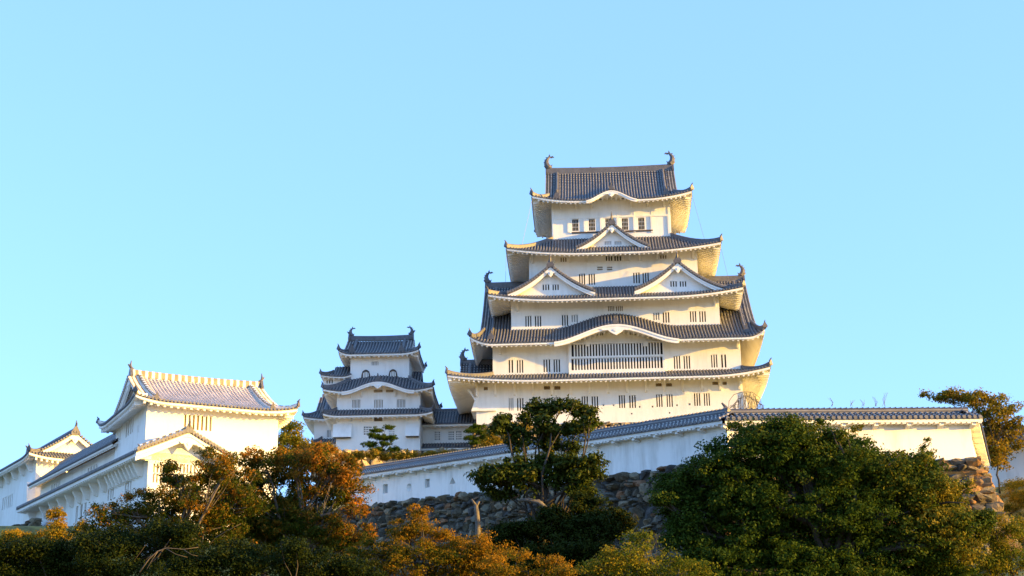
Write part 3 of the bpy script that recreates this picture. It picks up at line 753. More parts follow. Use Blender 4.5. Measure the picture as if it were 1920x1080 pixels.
floorbox(sk, SF, -4.8, AL, AR, 4.8, -1.0, a1z+.3, [slots([(682, 696.5, 799.5, 815), (730, 739, 799.5, 815)], 5, None, bar=M_PL, barw=.07, rails=3), slots([(701, 717.7, 782.6, 789.9)], 6, M_TAN, bar=M_TAN)])
floorbox(sk, SF, -4.6, BL, BR, 4.6, a1z+.1, sz(709, 728, -4.6)-.1, [slots([(660.4, 675.3, 749, 764.6), (701.8, 717.7, 749, 764.6), (744, 759.6, 748.5, 764)], 6, M_TAN)])
er1, ea1 = mkroof(sk, sx(605, 772, -6), sx(812, 767, -6), -6.0, 6.0, (BL-sx(605, 772, -6), sx(812, 767, -6)-BR, 1.4, 1.4), a1z, a1i-a1z, wd=dict(L=1.5, R=1.3, F=1.2, B=1.2), up=.3, k=1.4)
ey = -5.8; SL, SR = sx(605, 726, ey), sx(812, 716, ey); b1z = sz(620, 735, ey)
CL, CR = sx(657, 690, -3.3), sx(767, 690, -3.3); b1i = sz(709, 711.5, -3.3)
kcs = sx(708.5, 715, ey)
er2, ea2 = mkroof(sk, SL, SR, ey, -ey, (CL-SL, SR-CR, 2.5, 2.5), b1z, b1i-b1z, wd=dict(L=BL-SL, R=SR-BR, F=1.2, B=1.2), up=.45, k=1.5, kara=(kcs, sx(779, 735, ey)-kcs, sz(708.5, 714.5, ey)-b1z), fl=4)
kara_board(ea2, er2, 0, .38, pend=(.9, .45))
# wall under the arch
mb = MB(); n = 24; xc, ww, hk = er2.kara; z0_ = sz(709, 728, -4.6)-.1; hh = px_holes(SF, -4.62, [(701, 717, 731.2, 735.6), (723.7, 737.5, 731, 735.4)])
for i in range(n):
    a, b = xc-ww+2*ww*i/n, xc-ww+2*ww*(i+1)/n
    zt = lambda t: er2.z0+er2.K('F', t)-.1
    if zt((a+b)/2) > z0_+.02: mb.quad((a, -4.6, z0_), (b, -4.6, z0_), (b, -4.6, zt(b)), (a, -4.6, zt(a)))
mb.build('arch_wall', M_PL, sk)
for h in hh:
    mb = MB(); mb.box(h[0], h[1], -4.68, -4.602, h[2], h[3]); mb.build('vent', M_TAN, sk)
floorbox(sk, SF, -3.3, CL, CR, 3.3, b1i-.5, sz(709, 666, -3.3), [slots([(697, 709.5, 677.5, 685)], 5, M_GREY)])
def bell_window(fr, par, y, u0, u1, v0, v1):
    (a, b, z0, z1), = px_holes(fr, y, [(u0, u1, v0, v1)]); c, w, h = (a+b)/2, (b-a)/2, z1-z0
    out = [(-1.08, 0), (-1, .12), (-.86, .55), (-.7, .82), (-.35, .95), (0, 1), (.35, .95), (.7, .82), (.86, .55), (1, .12), (1.08, 0)]
    P = [(c+x*w, z0+z*h) for x, z in out]; Q = [(c+x*w*.74, z0+z*h*.86) for x, z in out]
    mb = MB()
    for i in range(len(P)-1): mb.prism([P[i], P[i+1], Q[i+1], Q[i]], y-.12, y+.02, 0)
    mb.prism([P[0], (P[-1][0], P[-1][1]), (P[-1][0], z0-.12), (P[0][0], z0-.12)], y-.12, y+.02)
    o = mb.build('bell_shaped_window', M_WOOD, par)
    mb = MB(); mb.prism(Q, y-.02, y-.004); mb.build('pane', M_TAN, o)
    mb = MB()
    for k in (-.48, -.16, .16, .48): mb.box(c+k*w-.05, c+k*w+.05, y-.09, y-.021, z0, z0+h*(.80-.15*abs(k)))
    mb.build('lattice', M_PL, o)
bell_window(SF, sk, -3.3, 677, 695, 693.5, 713); bell_window(SF, sk, -3.3, 728, 746, 692.5, 712)
ey = -4.4; TL_, TR_ = sx(635, 655, ey), sx(785.5, 652, ey); c1z = sz(709, 662, ey); c1r = sz(715, 636, 0)
DLs = sx(658, 650, 0)-TL_
er3, ea3 = mkroof(sk, TL_, TR_, ey, -ey, (DLs, TR_-sx(771, 650, 0), 1.2, 1.2), c1z, solve_rise(.85, 1.2, -ey, c1r-c1z), wd=dict(L=CL-TL_, R=TR_-CR, F=1.1, B=1.1), up=.4, k=1.8, ridge=True, a=.9)
verge(ea3, er3, 'L', inset=.7); verge(ea3, er3, 'R', inset=.7)
main_ridge(ea3, (TL_+DLs-.15, 0, c1r-.05), (TR_-er3.D['R']+.15, 0, c1r-.05), h=.32, w=.34, fish=.55, sag=.08)
brackets(sk, [sx(u, 795, -4.8) for u in (635, 657, 678, 700, 719, 741, 763, 784)], -4.8, a1z+.2, .75, .2, .35)
brackets(sk, [sx(u, 740, -4.6) for u in (636, 657, 678, 741, 763, 783)], -4.6, b1z+.2, .6, .16, .3)
brackets(sk, [sx(u, 670, -3.3) for u in (660, 677, 694, 711, 728, 745, 763)], -3.3, c1z+.15, .5, .16, .3)
for (ul, ur, vt, vb) in ((624, 659, 794, 818), (760, 786, 794, 816)):      # boxed stone-drops
    a, b = sx(ul, 800, -5.2), sx(ur, 800, -5.2); zt, zb_ = sz(ur, vt, -4.8), sz(ur, vb, -5.3)
    mb = MB(); mb.prism([(0, zt), (-.6, zb_), (-.6, zb_-.08), (0, zb_-.08)], a, b, 0, lambda x, y, z: (y, -4.805+x, z)); mb.build('stone_drop', M_PL, sk)
    mb = MB(); mb.box(a+.1, b-.1, -5.3, -4.85, zb_-.14, zb_-.085); mb.build('stone_drop_slot', M_WOOD, sk)
# side gable on the left flank of the middle roof
lg = Roof(sx(604, 707, -2.5), sx(662, 707, -2.5), -3.6, 2.6, (1.2, .5, 1.7, 1.7), sz(610, 706, -3.6), 1.0, a=.8, up=.25, ridge=True)
zr = sz(640, 690, 0); lg.rise = solve_rise(.8, 1.7, 3.1, zr-lg.z0)
el = bpy.data.objects.new('side_gable_roof', None); S.collection.objects.link(el); el.parent = sk
lg.tiles(el, 'FLB'); lg.eave(el, dict(L=.8, R=.3, F=.8, B=.8), 'FL', fh=.15); lg.hips(el, 'LF', w=.22, h=.18)
walls(sk, sx(609, 715, -2.9), CL+.1, -2.9, 2, b1z+.2, lg.z0+.25, px_holes(SF, -2.9, [(612, 624, 712, 719)]))
for h in px_holes(SF, -2.9, [(612, 624, 712, 719)]): window(sk, lambda a, n, z: (a, -2.9+n, z), h, 3, M_TAN)
# right flank steep gable
rg = Roof(CR-.3, sx(797, 700, -1), -3.4, 3.4, (.4, .4, 1.5, 1.5), sz(790, 722, -3.4), 1.0, a=.8, up=.1, ridge=True)
rg.rise = solve_rise(.8, 1.5, 3.4, sz(790, 697, 0)-rg.z0); rg.tiles(el, 'FRB')

# connecting corridor
_q = wpt(836, 835, 171); CF = Fr(_q, R(-2.2))
co = thing('connecting_corridor', 'low white connecting corridor with dark tiled roof joining small tower and tall keep', 'corridor', CF.o, CF.yaw)
cxx = lambda u, v, y=0: CF.at(u, v, y=y).x
czz = lambda u, v, y=0: CF.at(u, v, y=y).z
xl, xr = cxx(787, 810), cxx(889, 810)
floorbox(co, CF, 0, xl, xr, 4, czz(836, 850), czz(836, 791.5), [slots([(815, 824.8, 809, 825), (841, 850.6, 808.5, 824.5), (855.4, 865, 808, 824)], 4, None, bar=M_PL, barw=.08, rails=3, name='window')])
r_, e_ = mkroof(co, xl-.1, xr+.3, -1.0, 5.0, (.01, .01, 2.9, 2.9), czz(840, 794, -1.0), czz(840, 771.5, 2.0)-czz(840, 794, -1.0), wd=dict(L=.01, R=.01, F=1.0, B=1.0), up=0, sides='FB', hipsw='', a=.85)
mb = MB(); zt = r_.prof(1); mb.sweep([(xl, 2.0, zt-.05), (xr, 2.0, zt-.05)], .34, .25); mb.build('main_ridge', [M_RIDGE, M_ORN], e_)
r_, e_ = mkroof(co, xl-.1, xr+.3, -1.6, .6, (.01, .01, 1.55, .5), czz(836, 838.5, -1.6), czz(836, 831, -.1)-czz(836, 838.5, -1.6), wd=dict(L=.01, R=.01, F=1.0, B=1.0), up=0, sides='F', hipsw='', a=.9)
brackets(co, [cxx(u, 800) for u in (795, 812, 829, 846, 863, 880)], 0, czz(836, 797.5), .5, .16, .3)
# rear tower
_q = wpt(595, 830, 186); RF_ = Fr(_q, R(-1.5)); rt = thing('rear_tower', 'small white tower half hidden behind the left side of the three-storey tower', 'castle tower', RF_.o, RF_.yaw)
rx = lambda u, v, y=0: RF_.at(u, v, y=y).x
rz = lambda u, v, y=0: RF_.at(u, v, y=y).z
floorbox(rt, RF_, 0, rx(589, 800), rx(680, 800), 8, -3, rz(590, 789)+.25, [slots([(613, 619.5, 806, 820)], 3)])
r_, e_ = mkroof(rt, rx(568.5, 781, -1.2), rx(700, 781, -1.2), -1.2, 9.2, (1.6, 1.6, 2.0, 2.0), rz(585, 785.5, -1.2), 1.0, wd=dict(L=1.3, R=1, F=1.2, B=1.2), up=.35, ridge=True, a=.9)
r_.rise = solve_rise(.9, 2.0, 5.2, rz(600, 746, 4)-r_.z0)
for c in list(e_.children): bpy.data.objects.remove(c)
r_.tiles(e_, 'FLRB'); r_.eave(e_, dict(L=1.3, R=1, F=1.2, B=1.2), 'FLRB', fh=.2) if False else None
r_.rise, _k = r_.rise, 0
_r2 = Roof(r_.X0, r_.X1, -1.2, 9.2, (1.6, 1.6, 2, 2), r_.z0, r_.rise, a=.9, up=.35, ridge=True); _r2.rise = .9; _r2.a = 1; _r2.eave(e_, dict(L=1.3, R=1, F=1.2, B=1.2), 'FL', fh=.2)
r_.hips(e_, 'LF LB', w=.24, h=.2); verge(e_, r_, 'L', inset=.7)
mb = MB(); zt = r_.prof(5.2/2); mb.sweep([(r_.X0+1.5, 4, zt), (r_.X1-1.5, 4, zt)], .34, .35); mb.build('main_ridge', [M_RIDGE, M_ORN], e_)
q, e_ = mkroof(rt, rx(586, 828, -2), rx(690, 828, -2), -2, 1, (.8, .5, 1.9, .5), rz(600, 832, -2), rz(600, 823.5, 0)-rz(600, 832, -2), wd=dict(L=.8, R=.5, F=1.6, B=.5), up=.1, sides='FL', hipsw='LF')

# ---------------------------------------------------------------- left turret, gallery, far gabled building
TF = Fr(wpt(273.6, 800, 118), R(27))
tu = thing('corner_turret', 'white two-storey corner turret with pale plastered tile roof in full evening sun', 'turret', TF.w(0, 0, -5), TF.yaw)
TFz = 5.0
TG = Fr(TF.w(0, 0, -5), TF.yaw)
LX, LY = 10.69, 10.4; ov = 1.25
hF = px_holes(TG, 0, [(345.4, 397.2, 778.7, 806.5)]); 
(a, z1_), (b, z0_) = [(p.y, p.z) for p in (TG.at(237, 788.5, x=0), TG.at(249, 813.5, x=0))]
hL = [(b, a, z0_+.25, z1_-.0)]
z1_ = TG.at(243, 787, x=0).z; z0_ = TG.at(243, 815, x=0).z; hL = [(b, a, z0_, z1_)]
walls(tu, 0, LX, 0, LY, -8, TFz+2.35, hF, holesL=hL)
window(tu, lambda a, n, z: (a, n, z), hF[0], 7, M_TAN, .35, name='window')
window(tu, lambda a, n, z: (n, a, z), hL[0], 4, M_GREY, .2)
for (u, v) in ((225.5, 818), (259.5, 803)):
    p = TG.at(u, v, x=0); mb = MB()
    for q in ((p.y-.16, p.y-.12, p.z-.3, p.z+.3), (p.y+.12, p.y+.16, p.z-.3, p.z+.3), (p.y-.12, p.y+.12, p.z+.26, p.z+.3), (p.y-.12, p.y+.12, p.z-.3, p.z-.26)): mb.box(-.03, -.002, q[0], q[1], q[2], q[3])
    mb.build('loophole', M_PL2, tu)
zt = TFz+5.15; er = Roof(-ov, 11.9, -ov, LY+ov, (1.15, 1.4, 1.3, 1.3), TFz+1.88, 1, a=.9, up=.42, k=2.6, ridge=True, pitch=.30, mt=M_TILEW, mr=M_RIDGEW)
er.rise = solve_rise(.9, 1.3, LY/2+ov, zt-er.z0)
et = bpy.data.objects.new('roof', None); S.collection.objects.link(et); et.parent = tu
er.tiles(et); er.eave(et, dict(L=ov, R=ov, F=ov, B=ov), fh=.22); er.hips(et, w=.24, h=.18)
verge(et, er, 'L', inset=.6, bh=.42, orn=.55); verge(et, er, 'R', inset=.6, orn=.55)
main_ridge(et, (-.2, LY/2, zt-.05), (10.75, LY/2, zt-.05), h=.42, w=.34, fish=0, mr=M_RIDGEW, spike=.9, sag=.1, lenuv=True)
# gallery
GF = Fr(wpt(278, 870, 114)-Vector((0, 0, 3.5)), R(33)); GZ = 3.5
ga = thing('long_gallery', 'long white two-level gallery with bracketed eaves running back from a lattice-windowed gable end', 'gallery', GF.o, GF.yaw)
w_, zp_, zb_ = 3.9, GZ+2.55, GZ+.72
kF = px_holes(GF, 0, [(287, 322, 870, 906), (330, 366, 870, 906)])
def hole_x(fr, x, u0, u1, v0, v1):
    m = (u0+u1)/2; ya, yb_ = fr.at(u1, (v0+v1)/2, x=x).y, fr.at(u0, (v0+v1)/2, x=x).y
    return (ya, yb_, fr.at(m, v1, x=x).z, fr.at(m, v0, x=x).z)
gl = [hole_x(GF, 0, *q) for q in ((234, 246, 899, 927), (202, 213, 916, 937), (142, 161, 946, 976), (115, 121, 962, 985))]
walls(ga, 0, 5.4, 0, 30, -8, GZ+.95, kF, holesL=gl)
for h in kF: window(ga, lambda a, n, z: (a, n, z), h, 6, M_TAN, .3, rails=1)
for h in gl: window(ga, lambda a, n, z: (n, a, z), h, 3, M_GREY, .2)
gr = gable(ga, lambda a, n, z: (2.68+a, -.85+n, z), w_, zb_, zp_, 1, 31, bh=.5, recess=.85, pend=.7, ext=1.02, spike=.8, mt=M_TILEW, mr=M_RIDGEW, name='roof', kc=.05, vh=.2)
mb = MB(); xe = 2.68-w_*1.02
mb.box(xe+.05, xe+.2, -.85, 30.2, zb_-.38, zb_-.06)
for i in range(60):
    y = -.5+i*.51; mb.box(xe+.1, .01, y-.09, y+.09, zb_-.48, zb_-.20)
mb.quad((xe+.1, -.8, zb_-.2), (xe+.1, 30.2, zb_-.2), (.05, 30.2, zb_+.2), (.05, -.8, zb_+.2))
mb.build('eave', M_PL, gr)
mb = MB()
for i in range(100):
    y = -.3+i*.305; vs = []
    for x in (xe-.08, xe+.1):
        for k in range(7): th = 2*math.pi*k/7; vs.append((x, y+.125*math.cos(th), zb_+.0+.125*math.sin(th)))
    mb.add(vs, [(k, (k+1) % 7, 7+(k+1) % 7, 7+k) for k in range(7)]+[tuple(range(7))])
mb.box(xe-.03, xe+.049, -.85, 30.2, zb_-.14, zb_-.02)
mb.build('tile_ends', M_TEND, gr)
gm = lambda a, n, z: (n, a, z)
brackets(ga, [1.3, 2.1, 2.9, 3.7, 4.5, 5.3, 6.1, 6.9, 7.7, 9.4, 11.5, 13.6, 15.7, 17.8, 20, 22.4, 25, 28.6], 0, GZ+.35, 1.15, .28, .85, M=gm)
# upper level
ux = 2.55; uz0, uz1 = GZ+1.5, GZ+4.2
ul = [hole_x(GF, ux, *q) for q in ((164, 182, 874, 895), (96, 111, 905, 924))]
walls(ga, ux, 5.4, 13.2, 36.6, uz0, uz1-.12, [], holesL=ul)
walls(ga, ux, 5.4, 30.01, 36.6, -8, uz0, [])
for h in ul: window(ga, lambda a, n, z: (ux+n, a, z), h, 4, M_GREY, .2)
e = bpy.data.objects.new('upper_roof', None); S.collection.objects.link(e); e.parent = ga; e.rotation_euler.z = R(-90)
# local frame of e: x' = -y, y' = x
ur = Roof(-37.4, -13.3, 1.55, 7.4, (.01, .01, 2.9, 2.9), uz1-.12, 2.3, a=.9, up=0.0, pitch=.30)
ur.tiles(e, 'FB'); ur.eave(e, dict(L=.01, R=.01, F=1.0, B=.8), 'F', fh=.2)
mb = MB(); mb.sweep([(-37.4, 4.47, uz1+2.1), (-13.3, 4.47, uz1+2.1)], .3, .25); mb.build('main_ridge', [M_RIDGE, M_ORN], e)
for x in (-37.35, -13.35):
    mb = MB(); mb.add([(x, 1.75, uz1-.2), (x, 7.2, uz1-.2), (x, 4.47, uz1+2.0)], [(0, 1, 2)]); mb.build('gable_wall', M_PL, e)
# far gabled building
HF = Fr(wpt(150, 900, 150)-Vector((0, 0, 4)), R(33-90)); HZ = 4.0      # x' toward the viewer-right, y' to the right-back
fb = thing('far_hall', 'white hall at far left, its gable end gold in sun and long side in shade', 'hall', HF.o, HF.yaw)
yc = -.5
hx = [(-9.4, -7.4, HZ-3.1, HZ-.9), (-12.6, -10.6, HZ-3.1, HZ-.9)]
def hole_y(fr, y, u0, u1, v0, v1): return px_holes(fr, y, [(u0, u1, v0, v1)])[0]
hx = [hole_y(HF, yc-3.6, *q) for q in ((4.5, 12.5, 933, 955), (15, 23.5, 928, 951))]
walls(fb, -45, -.9, yc-3.6, yc+3.6, -10, HZ+1.9, hx)
for h in hx: window(fb, lambda a, n, z: (a, yc-3.6+n, z), h, 3, M_GREY, .2)
er = Roof(-46, .35, yc-4.75, yc+4.75, (1.4, 1.4, 1.5, 1.5), HZ+1.95, 1, a=.9, up=.35, k=2.2, ridge=True, pitch=.30)
er.rise = solve_rise(.9, 1.5, 4.75, 2.95)
et = bpy.data.objects.new('roof', None); S.collection.objects.link(et); et.parent = fb
er.tiles(et, 'FRB'); er.eave(et, dict(L=1, R=1.1, F=1.1, B=1.1), 'FR', fh=.22); er.hips(et, 'RF RB', w=.26, h=.2)
verge(et, er, 'R', inset=.6)
main_ridge(et, (-44.5, yc, HZ+4.8), (-.85, yc, HZ+4.8), h=.4, w=.34, fish=0, spike=.9)
brackets(fb, [-2.2-2.6*i for i in range(14)], yc-3.6, HZ+1.95, 1.2, .3, .9)
mb = MB(); mb.prism([(HF.at(u, v, y=yc-3.6).x, HF.at(u, v, y=yc-3.6).z) for u, v in ((44, 955), (53, 905), (66, 905), (66, 955))], yc-4.4, yc-3.605); mb.build('stone_drop', M_PL, fb)

# ---------------------------------------------------------------- fences
def fence(p0, p1, name, label, holes=(), shapes=(), hgt=1.98, end0=False, end1=False, top=2.52, pitch=.30, mat=None, r0=0, r1=0, stubs=True):
    p0, p1 = Vector(p0), Vector(p1); d = p1-p0; L = math.hypot(d.x, d.y); sl = d.z/L; yaw = math.atan2(d.y, d.x)
    fr = Fr(p0, yaw); root = thing(name, label, 'wall', p0, yaw)
    M = lambda a, n, z: (a, n, z+sl*a)
    mb = MB(); wall_face(mb, M, 0, L, -.3, hgt, [h[:4] for h in holes]+[s[:4] for s in shapes])
    wall_face(mb, lambda a, n, z: M(a, .45, z), 0, L, -.3, hgt)
    for a in (0, L): mb.quad(M(a, 0, -.3), M(a, .45, -.3), M(a, .45, hgt), M(a, 0, hgt))
    for (a0, a1, z0, z1, kind) in shapes:      # loophole plates with a round or triangular opening
        c, cz = (a0+a1)/2, (z0+z1)/2; n = 24; out = []; inn = []
        for i in range(n):
            th = 2*math.pi*i/n; dx, dz = math.cos(th), math.sin(th); k = min((a1-a0)/2/max(abs(dx), 1e-6), (z1-z0)/2/max(abs(dz), 1e-6)); out.append((c+dx*k, cz+dz*k))
            if kind == 'round': inn.append((c+dx*(a1-a0)*.44, cz+dz*(a1-a0)*.44))
            else:
                T = [(0, .46), (-.46, -.44), (.46, -.44)]; W_, H_ = a1-a0, z1-z0; best = 9
                for j in range(3):
                    (xa, za), (xb, zb2) = T[j], T[(j+1) % 3]; xa *= W_; xb *= W_; za *= H_; zb2 *= H_
                    den = dx*(zb2-za)-dz*(xb-xa)
                    if abs(den) > 1e-9:
                        t = (xa*(zb2-za)-za*(xb-xa))/den; s_ = (xa*dz-za*dx)/den
                        if t > 0 and -1e-6 <= s_ <= 1+1e-6: best = min(best, t)
                inn.append((c+dx*best, cz+dz*best))
        for i in range(n):
            j = (i+1) % n
            mb.quad(M(out[i][0], 0, out[i][1]), M(out[j][0], 0, out[j][1]), M(inn[j][0], 0, inn[j][1]), M(inn[i][0], 0, inn[i][1]))
            mb.quad(M(inn[i][0], 0, inn[i][1]), M(inn[j][0], 0, inn[j][1]), M(lerp(c, inn[j][0], .7), .3, lerp(cz, inn[j][1], .7)), M(lerp(c, inn[i][0], .7), .3, lerp(cz, inn[i][1], .7)))
        mb.add([M(lerp(c, x, .7), .3, lerp(cz, z, .7)) for x, z in inn], [tuple(range(n))])
    mb.build('plaster_wall', mat or M_PL2, root)
    for h in holes: window(root, M, h, 1, M_GREY, .2, name='loophole')
    # roof
    ho, zc, ze = .85, top, hgt+.10; nh = .225
    rmb = MB(); n = int((L+r1-r0)/pitch); r = pitch*.31; LR = L+r1-r0
    f = lambda t: ze+(zc-ze)*(.82*t+.18*t*t)
    for sg in (-1, 1):
        N_ = lambda t: nh+sg*(ho-(ho)*t)
        for i in range(n):
            a = r0+(i+.5)*LR/n
            for (t0, t1) in ((0, .5), (.5, 1)):
                rmb.quad(M(a-pitch/2, N_(t0), f(t0)), M(a+pitch/2, N_(t0), f(t0)), M(a+pitch/2, N_(t1), f(t1)), M(a-pitch/2, N_(t1), f(t1)), 2, [(0, .5)]*4)
            vs = []; uv = []
            for t in (-.06, .3, .65, 1):
                for g in range(5): th = math.pi*g/4; vs.append(M(a+r*math.cos(th), N_(t), f(max(t, 0))+r*1.2*math.sin(th)))
            rmb.add(vs, [(j*5+g, j*5+g+1, j*5+g+6, j*5+g+5) for j in range(3) for g in range(4)], 0, [[(0, j*.3), (0, j*.3), (0, j*.3+.3), (0, j*.3+.3)] for j in range(3) for g in range(4)])
            rmb.add([M(a+r*1.1*math.cos(2*math.pi*g/8), N_(-.06), f(0)+.02+r*1.1*math.sin(2*math.pi*g/8)) for g in range(8)], [tuple(range(8))], 1)
        rmb.quad(M(r0, N_(0), ze-.08), M(L+r1, N_(0), ze-.08), M(L+r1, N_(0), ze), M(r0, N_(0), ze), 1)
    rmb.build('roof_tiles', [M_TILE, M_TEND, M_TILEF], root)
    rb = MB(); rb.sweep([M(0, nh, zc-.03), M(L*.5, nh, zc-.03), M(L, nh, zc-.03)], .26, .16)
    k = int(L/.3)
    for i in range(k):                       # knuckled cap tiles along the ridge
        a = (i+.5)*L/k; p = [M(a-.13, nh, zc+.20), M(a+.05, nh, zc+.22), M(a+.13, nh, zc+.24)]; rb.tube(p, [.075, .085, .095], 6, 0)
    for (flag, a, dd) in ((end0, 0, -1), (end1, L, 1)):
        if flag: onigawara(rb, Vector(M(a, nh, zc-.2)), Vector((dd, 0, 0)), .8)
    rb.build('ridge', [M_RIDGE, M_ORN], root)
    for sg in (-1, 1):
        eb = MB()
        y0, y1 = (nh-ho+.06, -.002) if sg < 0 else (.452, nh+ho-.06)
        vs = [M(r0, y0, ze-.24), M(L+r1, y0, ze-.24), M(L+r1, y0, ze-.08), M(r0, y0, ze-.08), M(r0, y1, ze-.22), M(L+r1, y1, ze-.22)]
        eb.add(vs, [(0, 1, 2, 3), (0, 4, 5, 1)])
        for i in range(n):
            a = r0+(i+.5)*LR/n
            if not stubs and i % 6 != 3: continue
            if i % 6 == 3 and stubs:
                vs = [M(a+dx, yy, z) for dx in (-.11, .11) for yy, z in ((y0+.12*(-sg), ze-.40), (y0+.12*(-sg), ze-.23), (y1, ze-.21), (y1, ze-.52))]
            else: vs = [M(a+dx, yy, z) for dx in (-.10, .10) for yy, z in ((y0+.02*(-sg), ze-.31), (y0+.02*(-sg), ze-.23), (y1, ze-.21), (y1, ze-.30))]
            eb.add(vs, [(0, 1, 2, 3), (7, 6, 5, 4), (0, 4, 5, 1), (0, 3, 7, 4), (1, 5, 6, 2)])
        eb.build('eave', M_PL2, root)
    return root, fr, L, sl
PA, PB, PC = Vector((-11.6, 111.5, 19.22)), Vector((11.2, 80.0, 16.35)), Vector((24.55, 81.8, 16.62))
frA = Fr(PA, math.atan2(PB.y-PA.y, PB.x-PA.x)); slA = (PB.z-PA.z)/math.hypot(PB.x-PA.x, PB.y-PA.y)
def fh_(u0, u1, v0, v1):
    a = frA.at(u0, (v0+v1)/2, y=0); b = frA.at(u1, (v0+v1)/2, y=0); c = frA.at((u0+u1)/2, v0, y=0); d = frA.at((u0+u1)/2, v1, y=0)
    return (a.x, b.x, d.z-slA*d.x, c.z-slA*c.x)
fenceA = fence(PA, PB, 'loopholed_wall', 'long shaded white wall sloping down left, with round, square and triangular loopholes', [fh_(718, 727, 908, 925), fh_(797, 805.5, 898, 914)],
               [(*fh_(762, 772, 907, 921), 'round'), (*fh_(842, 855, 894, 908), 'tri')], r1=.25)
fenceB = fence(PB+Vector((.02, .1, 0)), PC, 'sunlit_wall', 'level sunlit cream wall on the rock wall behind the big evergreen tree', end0=True, r0=-.25, r1=.45)
dR = Vector((math.sin(R(17.9)), math.cos(R(17.9)), 0))
fenceC = fence(PC+Vector((-.1, .1, 0)), PC+dR*14.5+Vector((0, 0, .1)), 'end_wall', 'golden-lit wall return running back from the rock corner, seen edge-on', r0=-.42, stubs=False)
fenceD = fence(wpt(1852, 912, 103), wpt(1990, 906, 99.5), 'far_right_wall', 'shaded white wall with tiled roof at right edge of the photo', hgt=2.75, top=3.7)

# ---------------------------------------------------------------- ground
def sstep(a, b, t):
    t = max(0, min(1, (t-a)/(b-a))); return t*t*(3-2*t)
def interp(x, pts):
    if x <= pts[0][0]: return pts[0][1]
    for (a, b), (c, d) in zip(pts[:-1], pts[1:]):
        if x <= c: return b+(d-b)*(x-a)/(c-a)
    return pts[-1][1]
def yw(x): return interp(x, [(-30, 114), (-11.6, 111.3), (11.2, 79.7), (24.5, 81.5), (26.5, 90), (30, 100), (60, 100)])
def gh(x, y):
    w_ = yw(x)
    foot = interp(x, [(-40, 14), (-22, 13.5), (-12, 11.5), (0, 11), (11, 9.8), (24, 9.8), (27, 13), (31, 17.6), (60, 17.6)])
    top = interp(x, [(-40, 17), (-22, 17), (-11.6, 18.7), (11.2, 16.1), (25, 16.2), (30, 18.2), (60, 18.4)])
    z = foot*sstep(30, w_-1.5, y)**1.6
    z = z+(top-z)*sstep(w_-.6, w_+.9, y)
    z += 3*sstep(w_+4, 125, y)*(1 if x < 24 else 0)+ (7*sstep(140, 162, y) if -26 < x < 30 else 0)
    z *= 1-sstep(250, 420, y); z *= 1-.9*sstep(70, 260, abs(x))
    z += .35*math.sin(x*.31+y*.17)*math.sin(y*.23-x*.11)*(1 if y < w_-4 else .2)
    return z
xs = [-2500, -1200, -600, -350, -220, -150, -110]+[-90+2*i for i in range(91)]+[110, 150, 220, 350, 600, 1200, 2500]
ys = [-800, -300, -120, -60, -30, -10]+[0+1.5*i for i in range(125)]+[200, 230, 260, 300, 350, 420, 600, 1000, 1800, 3000, 4500]
gv = [(x, y, gh(x, y)) for y in ys for x in xs]; nx = len(xs)
gm_ = MB(); gm_.add(gv, [(j*nx+i, j*nx+i+1, (j+1)*nx+i+1, (j+1)*nx+i) for j in range(len(ys)-1) for i in range(nx-1)])
M_GROUND = simple('grassy_earth', (.20, .155, .03), .95, .6, 1.2, .4)
g_ = gm_.build('ground', M_GROUND, smooth=True); structure(g_)

# ---------------------------------------------------------------- rock walls
def stonemat(name, cols, rough=.9):
    m, n, b = nmat(name); g = N(n, 'NewGeometry')
    r = ramp(n, [(i/(len(cols)-1), c) for i, c in enumerate(cols)]); r.color_ramp.interpolation = 'CONSTANT'
    n.links.new(g.outputs['Random Per Island'], r.inputs[0])
    t = noise(n, 3.5, 7, g.outputs['Position'], .7); rr = ramp(n, [(.3, (.45, .44, .42)), (.72, (1.25, 1.22, 1.18))]); n.links.new(t.outputs[0], rr.inputs[0])
    c = mixc(n, 1.0, r.outputs[0], rr.outputs[0], 'MULTIPLY')
    t2 = noise(n, 1.1, 5, g.outputs['Position'], .6); r2 = ramp(n, [(.52, (0, 0, 0)), (.62, (.7, .7, .7))]); n.links.new(t2.outputs[0], r2.inputs[0])
    c = mixc(n, r2.outputs[0], c, (.15, .14, .10))
    n.links.new(c, b.inputs['Base Color']); b.inputs['Roughness'].default_value = rough
    bp = N(n, 'Bump'); bp.inputs['Strength'].default_value = .8; bp.inputs['Distance'].default_value = .08
    n.links.new(t.outputs[0], bp.inputs['Height']); n.links.new(bp.outputs[0], b.inputs['Normal'])
    return m
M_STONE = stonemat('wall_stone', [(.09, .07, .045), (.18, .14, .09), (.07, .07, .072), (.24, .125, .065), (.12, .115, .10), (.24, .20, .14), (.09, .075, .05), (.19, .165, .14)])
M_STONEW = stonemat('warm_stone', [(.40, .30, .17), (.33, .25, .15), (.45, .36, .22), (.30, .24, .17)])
M_STONEB = stonemat('lit_wall_stone', [(.28, .15, .06), (.14, .11, .075), (.22, .19, .15), (.36, .19, .07), (.09, .08, .075), (.20, .15, .09), (.26, .22, .16)])  # sunlit copy of the wall stone, warm sun mixed into its colours
M_EARTH = simple('dark_earth', (.035, .03, .022), 1, .3)
